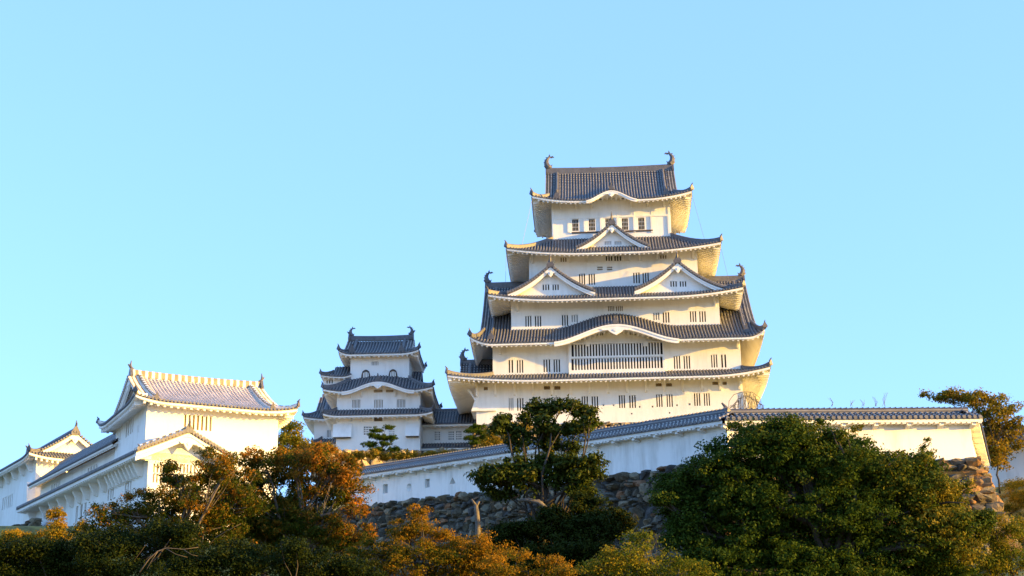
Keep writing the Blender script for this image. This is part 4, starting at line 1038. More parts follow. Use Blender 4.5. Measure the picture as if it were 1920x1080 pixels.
def cube_sphere(k=4):
    vs = {}; V = []; F = []
    def vid(p):
        key = tuple(round(c, 5) for c in p)
        if key not in vs: vs[key] = len(V); V.append(p)
        return vs[key]
    for ax in range(3):
        for s in (-1, 1):
            for i in range(k):
                for j in range(k):
                    q = []
                    for (a, b) in ((i, j), (i+1, j), (i+1, j+1), (i, j+1)):
                        p = [0, 0, 0]; p[ax] = s; p[(ax+1) % 3] = -1+2*a/k; p[(ax+2) % 3] = -1+2*b/k; q.append(vid(tuple(p)))
                    F.append(tuple(q) if s > 0 else tuple(q[::-1]))
    return V, F
CS_V, CS_F = cube_sphere(3)
def rocks(name, parent, M, L, top, depth, batter, mat, wmin=.40, wmax=1.15, hmin=.36, hmax=.66, seed=1, size=1, a_start=0, quoin=None):
    rnd = random.Random(seed); mb = MB()
    def rock(a, z, w, h, out):
        e = 7.0; jit = [(rnd.uniform(.86, 1.06), rnd.uniform(.86, 1.06), rnd.uniform(.86, 1.06)) for _ in range(8)]
        tw = rnd.uniform(-.16, .16); sh = rnd.uniform(-.15, .15); d = rnd.uniform(.35, .6)
        cuts = [(Vector((rnd.uniform(-1, 1), rnd.uniform(-1.3, .2), rnd.uniform(-1, 1))).normalized(), rnd.uniform(.62, .95)) for _ in range(6)]
        vs = []
        for (x, y, zz) in CS_V:
            r = (abs(x)**e+abs(y)**e+abs(zz)**e)**(-1/e); x, y, zz = x*r, y*r, zz*r
            for cv, cd_ in cuts:
                k_ = cv.x*x+cv.y*y+cv.z*zz
                if k_ > cd_: x, y, zz = x-cv.x*(k_-cd_), y-cv.y*(k_-cd_), zz-cv.z*(k_-cd_)
            j = jit[(x > 0)*1+(y > 0)*2+(zz > 0)*4]; kx_ = j[0]*(1+.05*math.sin(3*zz+a)); kz_ = j[2]*(1+.06*math.sin(2.5*x+z))
            px, pz = x*kx_*w/2+sh*zz*h/2, zz*kz_*h/2+tw*x*w/2
            n_ = -out-(y*-1)*0-batter*(top(a)-z)*1.0 + y*d*j[1] + rnd.uniform(-.02, .02)
            vs.append(M(a+px+rnd.uniform(-.05, .05)*w, n_+.18+rnd.uniform(-.035, .035), z+pz+rnd.uniform(-.06, .06)*h))
        mb.add(vs, CS_F)
    dz = 0
    while dz < depth:
        h = rnd.uniform(hmin, hmax)*(1+.25*dz/depth); a = a_start-rnd.uniform(0, .5)
        while a < L:
            w = rnd.uniform(wmin, wmax)*(1+.2*dz/depth); ac = a+w/2
            hh = h*rnd.uniform(.85, 1.25); zc = top(ac)-dz-h/2+rnd.uniform(-.10, .10)
            if rnd.random() < .22 and h > hmin*1.1:
                for s in (-1, 1): rock(ac, zc+s*h*.25, w*.98, h*.55, rnd.uniform(-.05, .12))
            else: rock(ac, zc, w*1.04, hh, rnd.uniform(-.06, .16))
            if rnd.random() < .5: rock(a, zc-h*.4, w*.35, h*.4, rnd.uniform(-.05, .05))
            a += w*1.02
        dz += h*.95
    return mb.build(name, mat, parent, smooth=False)
def backing(parent, M, L, top, depth, batter, a_start=0):
    mb = MB(); n = 12
    for i in range(n):
        a, b = lerp(a_start, L, i/n), lerp(a_start, L, (i+1)/n)
        mb.quad(M(a, -.02, top(a)-.15), M(b, -.02, top(b)-.15), M(b, -.02-batter*depth, top(b)-depth), M(a, -.02-batter*depth, top(a)-depth))
        mb.quad(M(a, .9, top(a)-.15), M(b, .9, top(b)-.15), M(b, -.02, top(b)-.15), M(a, -.02, top(a)-.15))
    return mb.build('earth_core', M_EARTH, parent)
def rock_wall(name, label, p0, p1, depth, batter, mat, ext=(0, 0), **k):
    p0, p1 = Vector(p0), Vector(p1); d = p1-p0; L = math.hypot(d.x, d.y); sl = d.z/L; yaw = math.atan2(d.y, d.x)
    root = thing(name, label, 'stone wall', p0-Vector((0, 0, depth)), yaw)
    M = lambda a, n, z: (a, n-.12, z+depth)
    rocks('stones', root, M, L+ext[1], lambda a: sl*a, depth, batter, mat, a_start=-ext[0], **k)
    backing(root, M, L+ext[1], lambda a: sl*a, depth, batter, -ext[0])
    return root
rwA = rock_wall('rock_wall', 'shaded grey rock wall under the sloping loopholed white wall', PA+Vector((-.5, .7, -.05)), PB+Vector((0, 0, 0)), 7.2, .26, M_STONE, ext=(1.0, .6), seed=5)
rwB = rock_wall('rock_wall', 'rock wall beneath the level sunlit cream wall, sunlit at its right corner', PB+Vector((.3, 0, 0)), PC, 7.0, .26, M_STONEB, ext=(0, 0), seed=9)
def corner_wall():
    root = thing('rock_wall_corner', 'battered right corner of the rock wall beside golden grass', 'stone wall', PC-Vector((0, 0, 7)), math.atan2(dR.y, dR.x))
    M = lambda a, n, z: (a, n-.1, z+7)
    rnd = random.Random(4)
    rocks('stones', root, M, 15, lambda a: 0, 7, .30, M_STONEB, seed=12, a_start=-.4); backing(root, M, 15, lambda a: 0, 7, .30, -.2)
    # long corner stones
    mb = MB(); z = 0; i = 0; yr = math.atan2(dR.y, dR.x); Mi = Matrix.Rotation(-yr, 3, 'Z')
    while z < 6.8:
        h = rnd.uniform(.55, .85); zc = -z-h/2; o = .28*(z+h/2)
        Lx, Ly = (1.6, .8) if i % 2 else (.9, 1.5)
        c = Vector((o*.95+.12-Lx/2*.8, -o*.95+Ly/2*.8-.12, zc)); vs = []
        jit = [tuple(rnd.uniform(.9, 1.06) for _ in range(3)) for _ in range(8)]
        for (x, y, zz) in CS_V:
            r = (abs(x)**6+abs(y)**6+abs(zz)**6)**(-1/6); x, y, zz = x*r, y*r, zz*r; j = jit[(x > 0)+(y > 0)*2+(zz > 0)*4]
            p = Mi @ Vector((c.x+x*j[0]*Lx/2, c.y+y*j[1]*Ly/2, 0)); vs.append((p.x, p.y, zc+zz*j[2]*h/2*1.03+7))
        mb.add(vs, CS_F); z += h; i += 1
    mb.build('corner_stones', M_STONEB, root)
corner_wall()
# keep base: front rows of stones over a battered core
bb = thing('keep_stone_base', 'golden-lit stone base strip under the tall keep, seen above the sloping wall roof', 'stone base', KF.w(0, 0, -14), KY)
zt_ = kz(1150, 792, -10.3)+14
mb = MB()
A_ = [(W1L+.1, -10.2), (W1R-.1, -10.2), (W1R-.1, 10.2), (W1L+.1, 10.2)]; B_ = [(W1L-4, -14.3), (W1R+4, -14.3), (W1R+4, 14.3), (W1L-4, 14.3)]
mb.add([(x, y, zt_-.02) for x, y in A_]+[(x, y, 0) for x, y in B_], [(0, 1, 2, 3), (0, 4, 5, 1), (1, 5, 6, 2), (2, 6, 7, 3), (3, 7, 4, 0)]); mb.build('core', M_EARTH, bb)
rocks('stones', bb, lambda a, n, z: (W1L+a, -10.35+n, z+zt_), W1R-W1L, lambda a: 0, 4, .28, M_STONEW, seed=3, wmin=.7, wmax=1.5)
_q = wpt(745, 843, 163.5)
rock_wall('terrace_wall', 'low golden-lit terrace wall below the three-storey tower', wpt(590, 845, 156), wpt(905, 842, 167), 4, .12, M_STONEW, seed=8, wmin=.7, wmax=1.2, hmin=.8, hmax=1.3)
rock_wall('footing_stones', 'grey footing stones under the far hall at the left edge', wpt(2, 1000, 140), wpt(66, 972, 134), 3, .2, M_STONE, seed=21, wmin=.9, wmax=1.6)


# ---------------------------------------------------------------- trees
def leafmat(name, cols, trans=.35, gloss=.55):
    m, n, b = nmat(name); g = N(n, 'NewGeometry')
    at = N(n, 'Attribute'); at.attribute_name = 'tone'; 
    rnd = N(n, 'Math', operation='MULTIPLY_ADD'); n.links.new(g.outputs['Random Per Island'], rnd.inputs[0]); rnd.inputs[1].default_value = .5
    n.links.new(at.outputs['Fac'], rnd.inputs[2])
    r = ramp(n, [(i/(len(cols)-1), c) for i, c in enumerate(cols)]); n.links.new(rnd.outputs[0], r.inputs[0])
    n.links.new(r.outputs[0], b.inputs['Base Color']); b.inputs['Roughness'].default_value = gloss
    b.inputs['Specular IOR Level'].default_value = .06
    tr = N(n, 'BsdfTranslucent'); n.links.new(r.outputs[0], tr.inputs['Color'])
    mx = N(n, 'MixShader'); mx.inputs[0].default_value = trans
    n.links.new(b.outputs[0], mx.inputs[1]); n.links.new(tr.outputs[0], mx.inputs[2]); n.links.new(mx.outputs[0], n.nodes['Material Output'].inputs['Surface'])
    return m
L_DARK = leafmat('evergreen_leaves', [(.022, .045, 0.0060), (.035, .065, 0.0070), (.06, .09, 0.0090), (.15, .14, 0.0150), (.24, .18, .02)], .3)  # yellow end of the ramp puts sunlight into the leaf colour
L_HEDGE = leafmat('low_hedge_leaves', [(.010, .021, .003), (.020, .032, .004), (.036, .042, .005), (.075, .055, .007)], .25)  # palette darkened to carry the shade along the bottom edge
L_SHRUB = leafmat('dark_shrub_leaves', [(.014, .032, 0.0050), (.022, .045, 0.0060), (.035, .06, 0.0070)], .2)
L_MAG = leafmat('broad_leaves', [(.022, .04, 0.0060), (.045, .065, 0.0090), (.08, .085, 0.0125), (.16, .10, 0.0200)], .25, .4)
L_AUT = leafmat('autumn_leaves', [(.025, .05, 0.0050), (.04, .065, 0.0060), (.075, .08, 0.0080), (.20, .11, 0.0110), (.36, .15, 0.0160), (.44, .17, 0.0250)], .4)
L_MAPLE = leafmat('maple_leaves', [(.03, .055, 0.0050), (.07, .08, 0.0060), (.17, .11, 0.0075), (.30, .15, 0.0100), (.40, .18, 0.0125)], .45)
L_GREEN = leafmat('yellow_green_leaves', [(.05, .08, 0.0060), (.10, .12, 0.0090), (.24, .19, 0.0150), (.34, .20, 0.0150)], .4)
L_PINE = leafmat('pine_needles', [(.025, .055, 0.0060), (.05, .09, 0.0080), (.10, .13, 0.0100)], .2)
L_GOLD = leafmat('olive_gold_leaves', [(.07, .085, .010), (.15, .14, .014), (.26, .18, .016), (.36, .20, .02)], .4)
M_BARK = simple('bark', (.045, .036, .028), .95, .35, 4, .5)
M_BARKM = simple('brown_bark', (.10, .08, .062), .95, .35, 4, .5)
M_BARKG = simple('grey_bark', (.13, .115, .10), .95, .3, 4, .5)  # kept dark, with the shade over the dead trunk in its colour
def leafmesh(name, parent, blobs, mat, size, dens, seed, origin, tone=.25, clump=.42, per=26, droop=.0, aspect=.55, flat=1.0, shell=.45, sub=6, tvar=.10):
    """blobs: (centre, rx, ry, rz, tone offset). Thousands of single leaves gathered in clumps through each blob's volume"""
    rng = np.random.default_rng(seed); C_, T_ = [], []
    for (c, rx, ry, rz, to) in blobs:
        area = math.pi*(rx*rz+rx*ry+ry*rz)/1.5; n = max(6, int(area*dens*2.0))
        m = int(sub*(1+min(rx, 3)*1.2)) if sub else 0
        if m:                                   # boughs: smaller lumps over the blob, with gaps between
            d = rng.normal(size=(m, 3)); d /= np.linalg.norm(d, axis=1)[:, None]
            sc = np.array([rx, ry, rz]); bc = d*(.50+.42*rng.random(m))[:, None]*sc; br = (.26+.24*rng.random(m)); bt = rng.normal(size=m)*tvar
            k = rng.integers(0, m, n); d = rng.normal(size=(n, 3)); d /= np.linalg.norm(d, axis=1)[:, None]
            rad = (shell+(1-shell)*rng.random(n)**.6)*(1+.15*rng.normal(size=n).clip(-1.5, 1.8))
            p = bc[k]+d*(rad*br[k])[:, None]*np.array([max(rx, rz*.8), ry, rz])+np.array(c); t = to+bt[k]
        else:
            d = rng.normal(size=(n, 3)); d /= np.linalg.norm(d, axis=1)[:, None]
            rad = (shell+(1-shell)*rng.random(n)**.6)*(1+.16*rng.normal(size=n).clip(-1.5, 1.8))
            p = d*rad[:, None]*np.array([rx, ry, rz])+np.array(c); t = np.full(n, to)
        C_.append(p); T_.append(t+rng.normal(size=n)*.08)
    C_ = np.vstack(C_); T_ = np.concatenate(T_); n = len(C_)
    cs = clump*(.55+.9*rng.random(n)); cnt = np.maximum(4, (per*2.6*(.5+rng.random(n)))).astype(int)
    idx = np.repeat(np.arange(n), cnt); m = len(idx)
    off = rng.normal(size=(m, 3)); off /= np.linalg.norm(off, axis=1)[:, None]; off *= (rng.random(m)**.45)[:, None]
    off[:, 2] *= .62*flat
    P = C_[idx]+off*cs[idx][:, None]
    nrm = off+rng.normal(size=(m, 3))*.55+np.array([0, 0, .55]); nrm /= np.linalg.norm(nrm, axis=1)[:, None]
    a = np.cross(nrm, rng.normal(size=(m, 3))); a /= np.linalg.norm(a, axis=1)[:, None]; a[:, 2] -= droop; a /= np.linalg.norm(a, axis=1)[:, None]
    b = np.cross(nrm, a); b /= np.linalg.norm(b, axis=1)[:, None]
    s = size*.82*(.55+.9*rng.random(m))[:, None]
    V = np.stack([P-a*s*.5, P+b*s*.5*aspect+nrm*s*.08, P+a*s*.5, P-b*s*.5*aspect+nrm*s*.08], 1).reshape(-1, 3)-np.array(origin)
    me = bpy.data.meshes.new(name); me.vertices.add(m*4); me.vertices.foreach_set('co', V.ravel())
    me.loops.add(m*4); me.loops.foreach_set('vertex_index', np.arange(m*4, dtype=np.int32))
    me.polygons.add(m); me.polygons.foreach_set('loop_start', np.arange(0, m*4, 4, dtype=np.int32)); me.polygons.foreach_set('loop_total', np.full(m, 4, dtype=np.int32))
    t = np.repeat(np.clip(T_[idx]+tone, 0, 1), 4).astype(np.float32)
    at = me.attributes.new('tone', 'FLOAT', 'POINT'); at.data.foreach_set('value', t)
    me.materials.append(mat); me.update(calc_edges=True)
    o = bpy.data.objects.new(name, me); S.collection.objects.link(o); o.parent = parent
    LEAVES[0] += m
    return o
LEAVES = [0]
def limb(mb, p, q, r0, r1, rnd, wig=.18, seg=6, sides=7):
    p, q = Vector(p), Vector(q); L = (q-p).length; pts = []; rr = []
    o1 = Vector((rnd.uniform(-1, 1), rnd.uniform(-1, 1), rnd.uniform(-.3, .6)))*L*wig
    for i in range(seg+1):
        t = i/seg; pts.append(p.lerp(q, t)+o1*math.sin(math.pi*t)+Vector((rnd.uniform(-1, 1), rnd.uniform(-1, 1), rnd.uniform(-1, 1)))*L*.025*(0 < i < seg)); rr.append(lerp(r0, r1, t**.8))
    mb.tube(pts, rr, sides); return pts
def tree(name, label, cat, blobs, Y, mat, size=.15, dens=6, per=26, base=None, trunk=.28, seed=1, tone=.25, bark=None, group=None, thick=1.0, clump=.42, twigs=2, fork=.45, **kw):
    """blobs in photo pixels: (u, v, ru, rv[, tone[, dY]])"""
    rnd = random.Random(seed); B = []
    for b in blobs:
        u, v, ru, rv = b[:4]; to = b[4] if len(b) > 4 else 0; dY = b[5] if len(b) > 5 else rnd.uniform(-.8, .8)
        y = Y+dY; k = y/FPX; c = wpt(u, v, y); B.append((c, ru*k, max(.5*(ru+rv)*k*.9*thick, .2), rv*k, to))
    if base is None: base = (sum(b[0] for b in blobs)/len(blobs), 0)
    bp_ = wpt(base[0], 900, Y); bx = bp_.x; bz = gh(bx, Y)-.15
    if len(base) > 2: bz = wpt(base[0], base[1], Y).z
    root = thing(name, label, cat, (bx, Y, bz), 0, group); O = Vector((bx, Y, bz))
    leafmesh('crown', root, B, mat, size, dens, seed, O, tone, clump, per, **kw)
    mb = MB(); top = sum((b[0] for b in B), Vector())/len(B); cz = sum(b[0].z for b in B)/len(B)
    zf = max(O.z+.4, lerp(O.z, min(b[0].z for b in B), .9) if cz-O.z > 1.5 else O.z+.3)
    hub = Vector((lerp(bx, top.x, .4), lerp(Y, top.y, .4), lerp(zf, cz, fork)))
    pts = limb(mb, (0, 0, 0), hub-O, trunk, trunk*.6, rnd, .06, 8, 9)
    for b in B:
        st = pts[rnd.randint(4, 8)]; e = b[0]-O; r = trunk*.42*min(1, .5+b[1]/3)
        pp = limb(mb, st, e, r, r*.3, rnd, .14)
        for _ in range(twigs):
            d = Vector((rnd.uniform(-1, 1)*b[1], rnd.uniform(-1, 1)*b[2], rnd.uniform(-.5, 1)*b[3]))*.85
            s0 = pp[rnd.randint(2, 6)]; limb(mb, s0, e+d, r*.35, r*.1, rnd, .1, 4, 5)
    mb.build('trunk', bark or M_BARK, root, smooth=True)
    return root
# big evergreen on the right, sunlit and shaded sides put into its blob tones
tree('evergreen_tree', 'huge dark evergreen tree with domed crown before the right part of the rock wall', 'tree',
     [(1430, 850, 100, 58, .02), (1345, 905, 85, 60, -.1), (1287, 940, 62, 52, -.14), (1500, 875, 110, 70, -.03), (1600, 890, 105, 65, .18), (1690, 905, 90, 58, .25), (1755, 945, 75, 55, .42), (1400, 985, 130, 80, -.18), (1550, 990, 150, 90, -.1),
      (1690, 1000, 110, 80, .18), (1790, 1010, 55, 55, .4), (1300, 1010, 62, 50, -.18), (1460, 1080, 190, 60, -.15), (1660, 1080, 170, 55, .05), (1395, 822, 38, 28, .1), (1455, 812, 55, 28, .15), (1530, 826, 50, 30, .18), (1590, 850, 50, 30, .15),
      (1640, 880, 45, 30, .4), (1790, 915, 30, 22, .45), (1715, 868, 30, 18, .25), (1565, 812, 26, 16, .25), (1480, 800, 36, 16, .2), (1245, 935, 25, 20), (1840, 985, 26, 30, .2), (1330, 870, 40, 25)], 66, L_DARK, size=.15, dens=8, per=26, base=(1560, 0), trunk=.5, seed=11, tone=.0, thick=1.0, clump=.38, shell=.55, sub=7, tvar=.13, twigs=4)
for i, (bl, lab) in enumerate(([[(1600, 812, 7, 13, .3), (1612, 803, 5, 8, .3), (1592, 822, 10, 8, .2), (1560, 822, 12, 12, .2), (1608, 826, 9, 8, .2)], 'upright leafy sprig rising from the evergreen crown against the sunlit wall, tall one'],
                               [[(1737, 842, 11, 12, .2), (1742, 828, 5, 8, .2), (1733, 856, 14, 9, .1), (1747, 850, 7, 8, .1)], 'small bushy sapling at the foot of the sunlit wall near the rock corner'])):
    tree('sapling', lab, 'shrub', bl, 72 if i == 0 else 79, L_DARK, size=.12, dens=10, per=10, base=(bl[0][0], 880, 1), trunk=.04, seed=30+i, tone=.15, clump=.2)
# layered broadleaf tree in the middle
tree('broadleaf_tree', 'irregular layered broadleaf tree with crooked trunk in front of the sloping wall, centre', 'tree',
     [(943, 790, 24, 26), (974, 821, 20, 30), (990, 782, 16, 12), (1015, 768, 33, 20, .12), (1057, 760, 32, 15, .15), (1093, 772, 22, 14, .15), (1105, 785, 12, 15, .2), (1028, 793, 26, 20, .1), (1031, 824, 33, 26, .08), (1080, 815, 30, 26, .06), (1073, 845, 13, 15),
      (925, 888, 38, 20), (971, 880, 46, 25), (985, 900, 40, 24), (922, 905, 32, 18), (1030, 881, 42, 28), (1080, 876, 44, 24), (1112, 876, 26, 20), (1080, 905, 36, 24), (1092, 925, 22, 20), (945, 922, 26, 13)], 73, L_MAG, size=.22, dens=8, per=18, base=(1020, 0), trunk=.30, seed=5, tone=.0, thick=.8, clump=.36, bark=M_BARK, fork=.3, aspect=.5)
mb = MB(); o_ = wpt(960, 940, 72.5); pts = [wpt(u, v, 72.6)-o_ for u, v in ((972, 938), (990, 937), (1010, 941), (1024, 954), (1031, 972), (1034, 985))]; mb.tube(pts, [.05, .10, .12, .12, .10, .05], 8)
mb.tube([wpt(1031, 965, 72.6)-o_, wpt(1036, 955, 72.6)-o_], [.05, .02], 5)
b_ = mb.build('dead_limb', M_BARKG, None, smooth=True, loc=o_); tag(b_, 'pale bare curved limb arching below the central broadleaf tree', 'limb')
mb = MB(); o_ = wpt(896, 1020, 76); pts = [wpt(u, v, 76)-o_ for u, v in ((897, 1040), (896, 1015), (896, 985), (894, 960), (892, 946))]; mb.tube(pts, [.16, .13, .13, .12, .10], 9)
mb.tube([wpt(892, 948, 76)-o_, wpt(884, 936, 76)-o_], [.09, .05], 6); mb.tube([wpt(893, 950, 76)-o_, wpt(899, 940, 76)-o_], [.08, .04], 6)
b_ = mb.build('dead_tree', M_BARKG, None, smooth=True, loc=o_); tag(b_, 'pale bare dead tree standing upright before the rock wall', 'dead tree')
# dark shrubs low centre
tree('evergreen_shrub', 'dark green conifer mass below the central broadleaf tree', 'shrub',
     [(960, 1012, 52, 30), (1035, 1000, 70, 38), (1110, 1005, 62, 42), (1155, 985, 30, 26), (1085, 1055, 110, 45), (990, 1060, 80, 35), (1040, 962, 24, 14), (1095, 952, 36, 25), (1135, 962, 26, 20), (935, 1020, 36, 22), (910, 1045, 36, 26), (1172, 975, 16, 14), (1060, 985, 36, 20)], 71, L_HEDGE, size=.16, dens=7, per=28, base=(1060, 0), seed=6, tone=.1, trunk=.2)
tree('yellow_green_tree', 'yellow-green maple low in the frame between the dark shrubs and big evergreen', 'tree',
     [(1175, 1045, 60, 26, .1), (1235, 1060, 60, 28), (1120, 1060, 50, 22, .25), (1210, 1015, 36, 20), (1290, 1070, 60, 20), (1150, 1075, 80, 20)], 60, L_GREEN, size=.12, dens=5, per=18, base=(1200, 0), seed=8, tone=.1, trunk=.16)
# orange maples in front
tree('orange_maple', 'bright orange maple in the lower centre before the rock wall', 'tree',
     [(790, 968, 20, 22, .3), (765, 985, 34, 22, .25), (795, 1003, 46, 28, .3), (835, 1020, 46, 28, .3), (893, 1018, 30, 24, .32), (912, 1037, 46, 26, .32), (728, 1022, 52, 30, .05), (693, 1053, 60, 32, 0), (793, 1053, 95, 38, .1), (880, 1065, 80, 25, .2)],
     60, L_MAPLE, size=.10, dens=8, per=24, base=(800, 0), seed=14, tone=.06, trunk=.2, clump=.34, flat=.7)
tree('orange_maple', 'small low orange-yellow maple at the bottom edge, right of the bright orange maple', 'tree',
     [(970, 1042, 26, 16, .25), (943, 1058, 42, 22, .2), (1025, 1050, 34, 12, .25), (1050, 1068, 34, 14, .2), (990, 1072, 60, 14, .1)], 54, L_MAPLE, size=.09, dens=8, per=22, base=(1000, 0), seed=15, tone=.08, trunk=.14, clump=.3, flat=.7)
# autumn trees, left
tree('autumn_tree', 'large autumn tree with rust-orange upper crown reaching in front of the sloping wall', 'tree',
     [(545, 868, 62, 36, .35), (600, 880, 55, 42, .4), (648, 890, 34, 34, .42), (660, 925, 30, 24, .45), (500, 878, 45, 34, .2), (452, 900, 46, 34, .1), (520, 930, 80, 44, .12), (600, 945, 55, 40, .15), (440, 955, 62, 40, .05), (560, 1000, 85, 45, .0), (645, 985, 34, 26, .35), (480, 1010, 80, 40, -.05), (630, 1020, 60, 30, .05), (660, 955, 22, 10, .5), (470, 860, 30, 20, .25), (430, 930, 50, 40, 0), (520, 970, 90, 40, 0), (680, 960, 16, 10, .45), (685, 1000, 22, 18, .4), (410, 990, 60, 40, 0), (590, 850, 40, 18, .4), (640, 865, 26, 16, .45)],
     78, L_AUT, size=.18, dens=5.2, per=20, base=(560, 0), seed=21, tone=.0, trunk=.32, thick=.9, clump=.36, droop=.5, twigs=7, tvar=.16, bark=M_BARKM, aspect=.4)
tree('autumn_tree', 'green-brown autumn tree in front of the lattice-windowed gallery gable', 'tree',
     [(405, 868, 34, 28, .12), (375, 890, 42, 30, .15), (430, 880, 30, 30, .05), (345, 915, 50, 34, .18), (300, 940, 42, 28, .15), (390, 930, 60, 40, .1), (350, 965, 80, 40, .15), (250, 965, 40, 24, .1), (215, 955, 22, 18, .1), (190, 975, 26, 20, .1), (290, 985, 70, 35, .05), (380, 1000, 90, 42, 0), (385, 850, 14, 10, .2), (450, 905, 40, 34, .1), (435, 945, 55, 38, .05), (325, 890, 34, 24, .15), (270, 940, 40, 26, .2), (180, 955, 20, 16, .1), (225, 985, 40, 26, .05), (165, 1000, 40, 24, .1)],
     74, L_AUT, size=.15, dens=5.5, per=18, base=(370, 0), seed=22, tone=.02, trunk=.28, thick=.9, clump=.33, droop=.4, twigs=7, tvar=.16, bark=M_BARKM, aspect=.42)
tree('yellow_shrub', 'narrow yellow-orange shrub column before the gallery wall at left', 'shrub',
     [(101, 962, 9, 14, .3), (112, 965, 9, 12, .3), (106, 985, 14, 18, .3), (112, 1006, 26, 14, .25), (72, 1006, 26, 10, .3), (150, 990, 14, 12, .15), (40, 1002, 26, 9, .3), (22, 1012, 30, 12, .15)], 92, L_GREEN, size=.14, dens=9, per=20, base=(100, 0), seed=23, tone=.35, trunk=.08, clump=.3)
tree('hedge_tree', 'dark green low tree along the bottom left edge', 'tree',
     [(40, 1048, 70, 34, .1), (120, 1052, 60, 34, .05), (195, 1025, 55, 32), (265, 1030, 60, 36), (60, 1025, 50, 22, .1), (140, 1018, 40, 22, .1), (320, 1010, 50, 30), (100, 1085, 120, 25), (10, 1030, 30, 18, .1), (230, 1005, 30, 16, .05), (330, 1030, 40, 30), (205, 1058, 50, 32, 0, -1), (165, 1035, 30, 22)], 58, L_HEDGE, size=.11, dens=10, per=30, base=(120, 0), seed=24, tone=.05, trunk=.2)
tree('hedge_tree', 'dark green low tree under the rust-orange autumn tree, bottom edge', 'tree',
     [(400, 1062, 80, 32), (495, 1058, 70, 30), (590, 1062, 70, 30), (320, 1080, 80, 22), (660, 1070, 50, 26), (450, 1030, 40, 18), (555, 1030, 36, 18)], 57, L_HEDGE, size=.11, dens=10, per=30, base=(500, 0), seed=25, tone=.0, trunk=.2)
tree('garden_tree', 'olive-green tree between the sunlit turret and the small rear tower', 'tree',
     [(545, 806, 18, 15, .1), (540, 830, 26, 18, .1), (575, 838, 26, 14, .25), (605, 848, 24, 12, .35), (560, 855, 40, 16, .2)], 136, L_GREEN, size=.24, dens=4, per=20, base=(548, 0), seed=26, tone=.1, trunk=.2, clump=.6)
# right edge
tree('olive_tree', 'golden olive tree behind the wall corner at right, branches over the roof', 'tree',
     [(1765, 742, 28, 9, .1), (1737, 738, 14, 5, .1), (1800, 748, 30, 10, 0), (1840, 752, 26, 14), (1868, 778, 24, 20, .05), (1862, 812, 26, 22, .1), (1868, 838, 26, 18, .2), (1845, 770, 20, 16), (1880, 795, 26, 20, .1), (1866, 860, 16, 12, .2), (1815, 745, 20, 9, .1), (1780, 736, 16, 7, .1), (1892, 770, 14, 8), (1905, 785, 12, 7), (1890, 812, 16, 14, .1), (1842, 738, 14, 6), (1880, 745, 10, 6), (1888, 835, 22, 16, .1), (1850, 848, 20, 18, .1), (1908, 800, 16, 13), (1848, 805, 24, 22, .05), (1825, 744, 24, 9), (1880, 862, 22, 14, .15), (1905, 835, 14, 12, .1), (1900, 765, 18, 12), (1870, 752, 24, 11), (1790, 740, 24, 8)],
     99.3, L_GOLD, size=.19, dens=8, per=9, base=(1872, 0), seed=27, tone=.22, trunk=.07, thick=.8, clump=.42, twigs=4, sub=6)
tree('rust_shrub', 'rusty orange and green shrub at the foot of the rock corner, right edge', 'shrub',
     [(1868, 985, 30, 20, .35), (1895, 1005, 28, 24, .2), (1855, 1015, 26, 24, .1), (1900, 1045, 40, 34, .05), (1850, 1060, 50, 30), (1915, 985, 14, 16, .25)], 68, L_GREEN, size=.12, dens=6, per=22, base=(1885, 0), seed=28, tone=.05, trunk=.1)
# clipped pines by the small keep
def pine(label, pads, Y, base, seed):
    tree('clipped_pine', label, 'pine tree', [(*p, .15, random.Random(seed+i).uniform(-.25, .25)) for i, p in enumerate(pads)], Y, L_PINE, size=.17, dens=16, per=20, base=base, seed=seed, tone=.2, trunk=.12, thick=1.2, clump=.20, aspect=.3, twigs=1, sub=0, group='clipped cloud-pruned pines', shell=.2)
pine('clipped pine with flat foliage pads before the small three-storey tower', [(729, 801, 10, 4.5), (706, 807, 12, 4.5), (701, 817, 12, 5), (718, 820, 18, 5), (737, 821, 11, 5), (694, 833, 14, 5.5), (723, 831, 13, 5), (708, 843, 16, 5), (740, 842, 14, 4.5)], 160, (716, 858, 1), 41)
pine('bushier clipped pine left of the tall keep, before the corridor windows', [(896, 800, 15, 5), (884, 808, 12, 5), (902, 810, 13, 5), (880, 821, 10, 5), (897, 823, 16, 5), (912, 818, 10, 7), (890, 830, 12, 4)], 158, (896, 846, 1), 42)
tree('golden_shrub', 'golden dry shrub at the foot of the tall keep base, right of the bushier pine', 'shrub', [(925, 815, 16, 14), (948, 822, 20, 12), (920, 832, 22, 10), (965, 806, 16, 10), (985, 800, 14, 9)], 150, L_GOLD, size=.22, dens=6, per=16, base=(940, 850, 1), seed=43, tone=.3, trunk=.05, clump=.4)
tree('clipped_shrub', 'small rounded green shrub above the sloping wall roof, under the keep windows', 'shrub', [(1122, 795, 12, 4), (1112, 798, 8, 3)], 150, L_PINE, size=.16, dens=12, per=16, base=(1118, 806, 1), seed=44, tone=.3, trunk=.05, clump=.25)
tree('dry_hedge', 'row of dry golden grass and shrubs along the terrace below the three-storey tower', 'hedge', [(655+22*i, 855-(i % 3), 14, 8) for i in range(11)], 152, L_GOLD, size=.25, dens=6, per=14, base=(760, 866, 1), seed=45, tone=.35, trunk=.05, clump=.4)
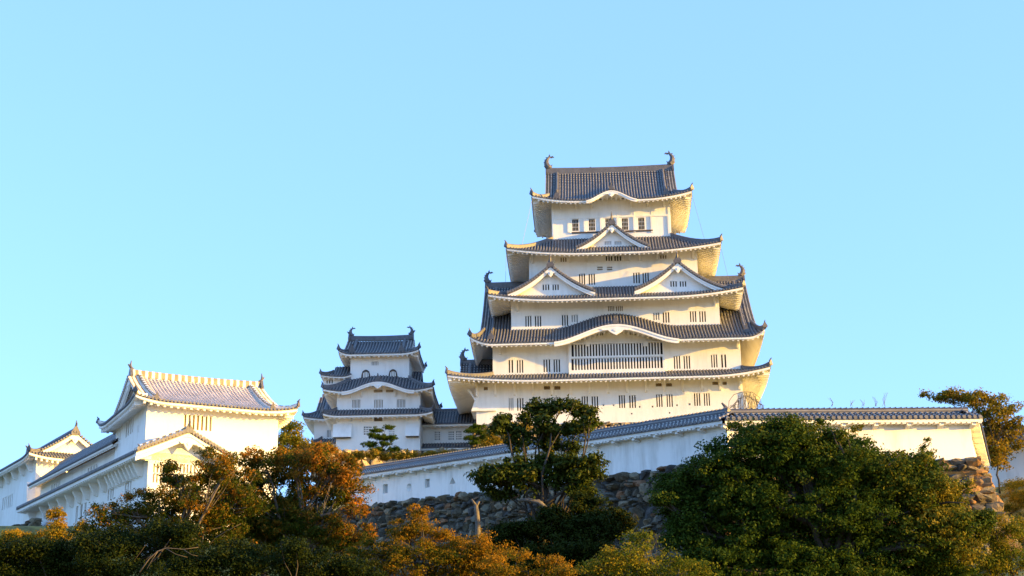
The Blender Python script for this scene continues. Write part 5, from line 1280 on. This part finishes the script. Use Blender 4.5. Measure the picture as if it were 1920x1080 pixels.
# wiry bare shrub dome and weeds over the wall roof
def twiggy(name, label, cat, fans, Y, r=.016):
    mb = MB(); o = wpt(fans[0][0], fans[0][1], Y)
    for (u, v, path) in fans: mb.tube([wpt(a, b, Y)-o for a, b in [(u, v)]+path], [r]*(len(path))+[r*.5], 4)
    b = mb.build(name, M_BARKG, None, loc=o); return tag(b, label, cat)
rn = random.Random(3); fans = []
for i in range(34):
    u = 1369+i*1.9; hgt = rn.uniform(.7, 1.05)*30*math.sin(math.pi*(i+1.2)/37)
    fans.append((u, 765, [(u+rn.uniform(-3, 3), 765-hgt*.5), (u+(1400-u)*.12+rn.uniform(-4, 4), 765-hgt), (u+(1400-u)*.3+rn.uniform(-5, 5), 763-hgt*.85)]))
fans.append((1366, 765, [(1367, 752), (1376, 740), (1390, 735), (1410, 735), (1424, 745), (1430, 765)])); fans.append((1375, 765, [(1383, 748), (1400, 742), (1418, 752), (1424, 765)]))
twiggy('bare_shrub', 'bare domed wiry shrub rising behind the wall roof bend beside the keep', 'shrub', fans, 84)
for i, (u, hh) in enumerate(((1560, 12), (1597, 8), (1618, 9), (1642, 14), (1657, 22))):
    fans = [(u+rn.uniform(-3, 3), 762, [(u+rn.uniform(-4, 4), 762-hh*.6), (u+rn.uniform(-9, 9), 758-hh)]) for _ in range(4)]
    w_ = twiggy('dry_weed', ['dry weed', 'short dry weed', 'bushy dry weed', 'thin dry weed', 'tallest dry weed'][i]+' on the level wall roof ridge, '+['leftmost', 'second from left', 'third from left', 'fourth from left', 'rightmost'][i]+' of five', 'weed', fans, 81.2, .009); w_['group'] = 'dry weeds on the wall roof'
rng_ = random.Random(2); gb = []
for _ in range(150):
    x, y = rng_.uniform(26.5, 36), rng_.uniform(82, 99.5)
    if x > 24.6+(y-81.8)*.34+1.6: gb.append((Vector((x, y, gh(x, y)+.12)), .8, .8, .2, rng_.uniform(-.25, .2)))
O_ = Vector((30, 92, gh(30, 92))); g2 = leafmesh('dry_grass', None, gb, L_GOLD, .2, 5, 77, O_, .3, .3, 12, aspect=.18, sub=0); g2.location = O_; g2['kind'] = 'stuff'
mb = MB(); o_ = wpt(340, 1010, 62); rn = random.Random(8)
for path, r in (([(262, 1072), (280, 1048), (296, 1034), (312, 1028), (345, 1030), (372, 1026)], .026), ([(296, 1034), (285, 1052), (276, 1068)], .014), ([(312, 1028), (330, 1040), (352, 1044)], .014), ([(345, 1030), (360, 1040), (371, 1042)], .012)):
    mb.tube([wpt(u+rn.uniform(-1, 1), v+rn.uniform(-1, 1), 55.6)-o_ for u, v in path], [r*(1-.7*i/len(path)) for i in range(len(path))], 6)
b_ = mb.build('bare_branch', M_BARKM, None, smooth=True, loc=o_); tag(b_, 'pale forked bare branch over the dark low trees, lower left', 'branch')
# two crows on the keep's top ridge
for (u, lab) in ((1057, 'tiny black crow perched on the top roof ridge, left one'), (1104, 'tiny black crow perched on the top roof ridge, right one nearer the middle')):
    p = KF.at(u, 317.5, y=0); q = KF.w(p.x, 0, kz(1147, 319.5, 0)+.12); mb = MB()
    mb.tube([(-.28, 0, .02), (-.15, 0, .12), (.02, 0, .2), (.14, 0, .32), (.19, 0, .37), (.26, 0, .36), (.33, 0, .34)], [.02, .07, .10, .07, .06, .035, .01], 7)
    mb.tube([(0, .03, .12), (0, .03, 0)], .01, 4); mb.tube([(0, -.03, .12), (0, -.03, 0)], .01, 4)
    b = mb.build('crow', M_DARK, None, smooth=True, loc=q); tag(b, lab, 'bird', 'crows on the ridge')
print('LEAVES', LEAVES)
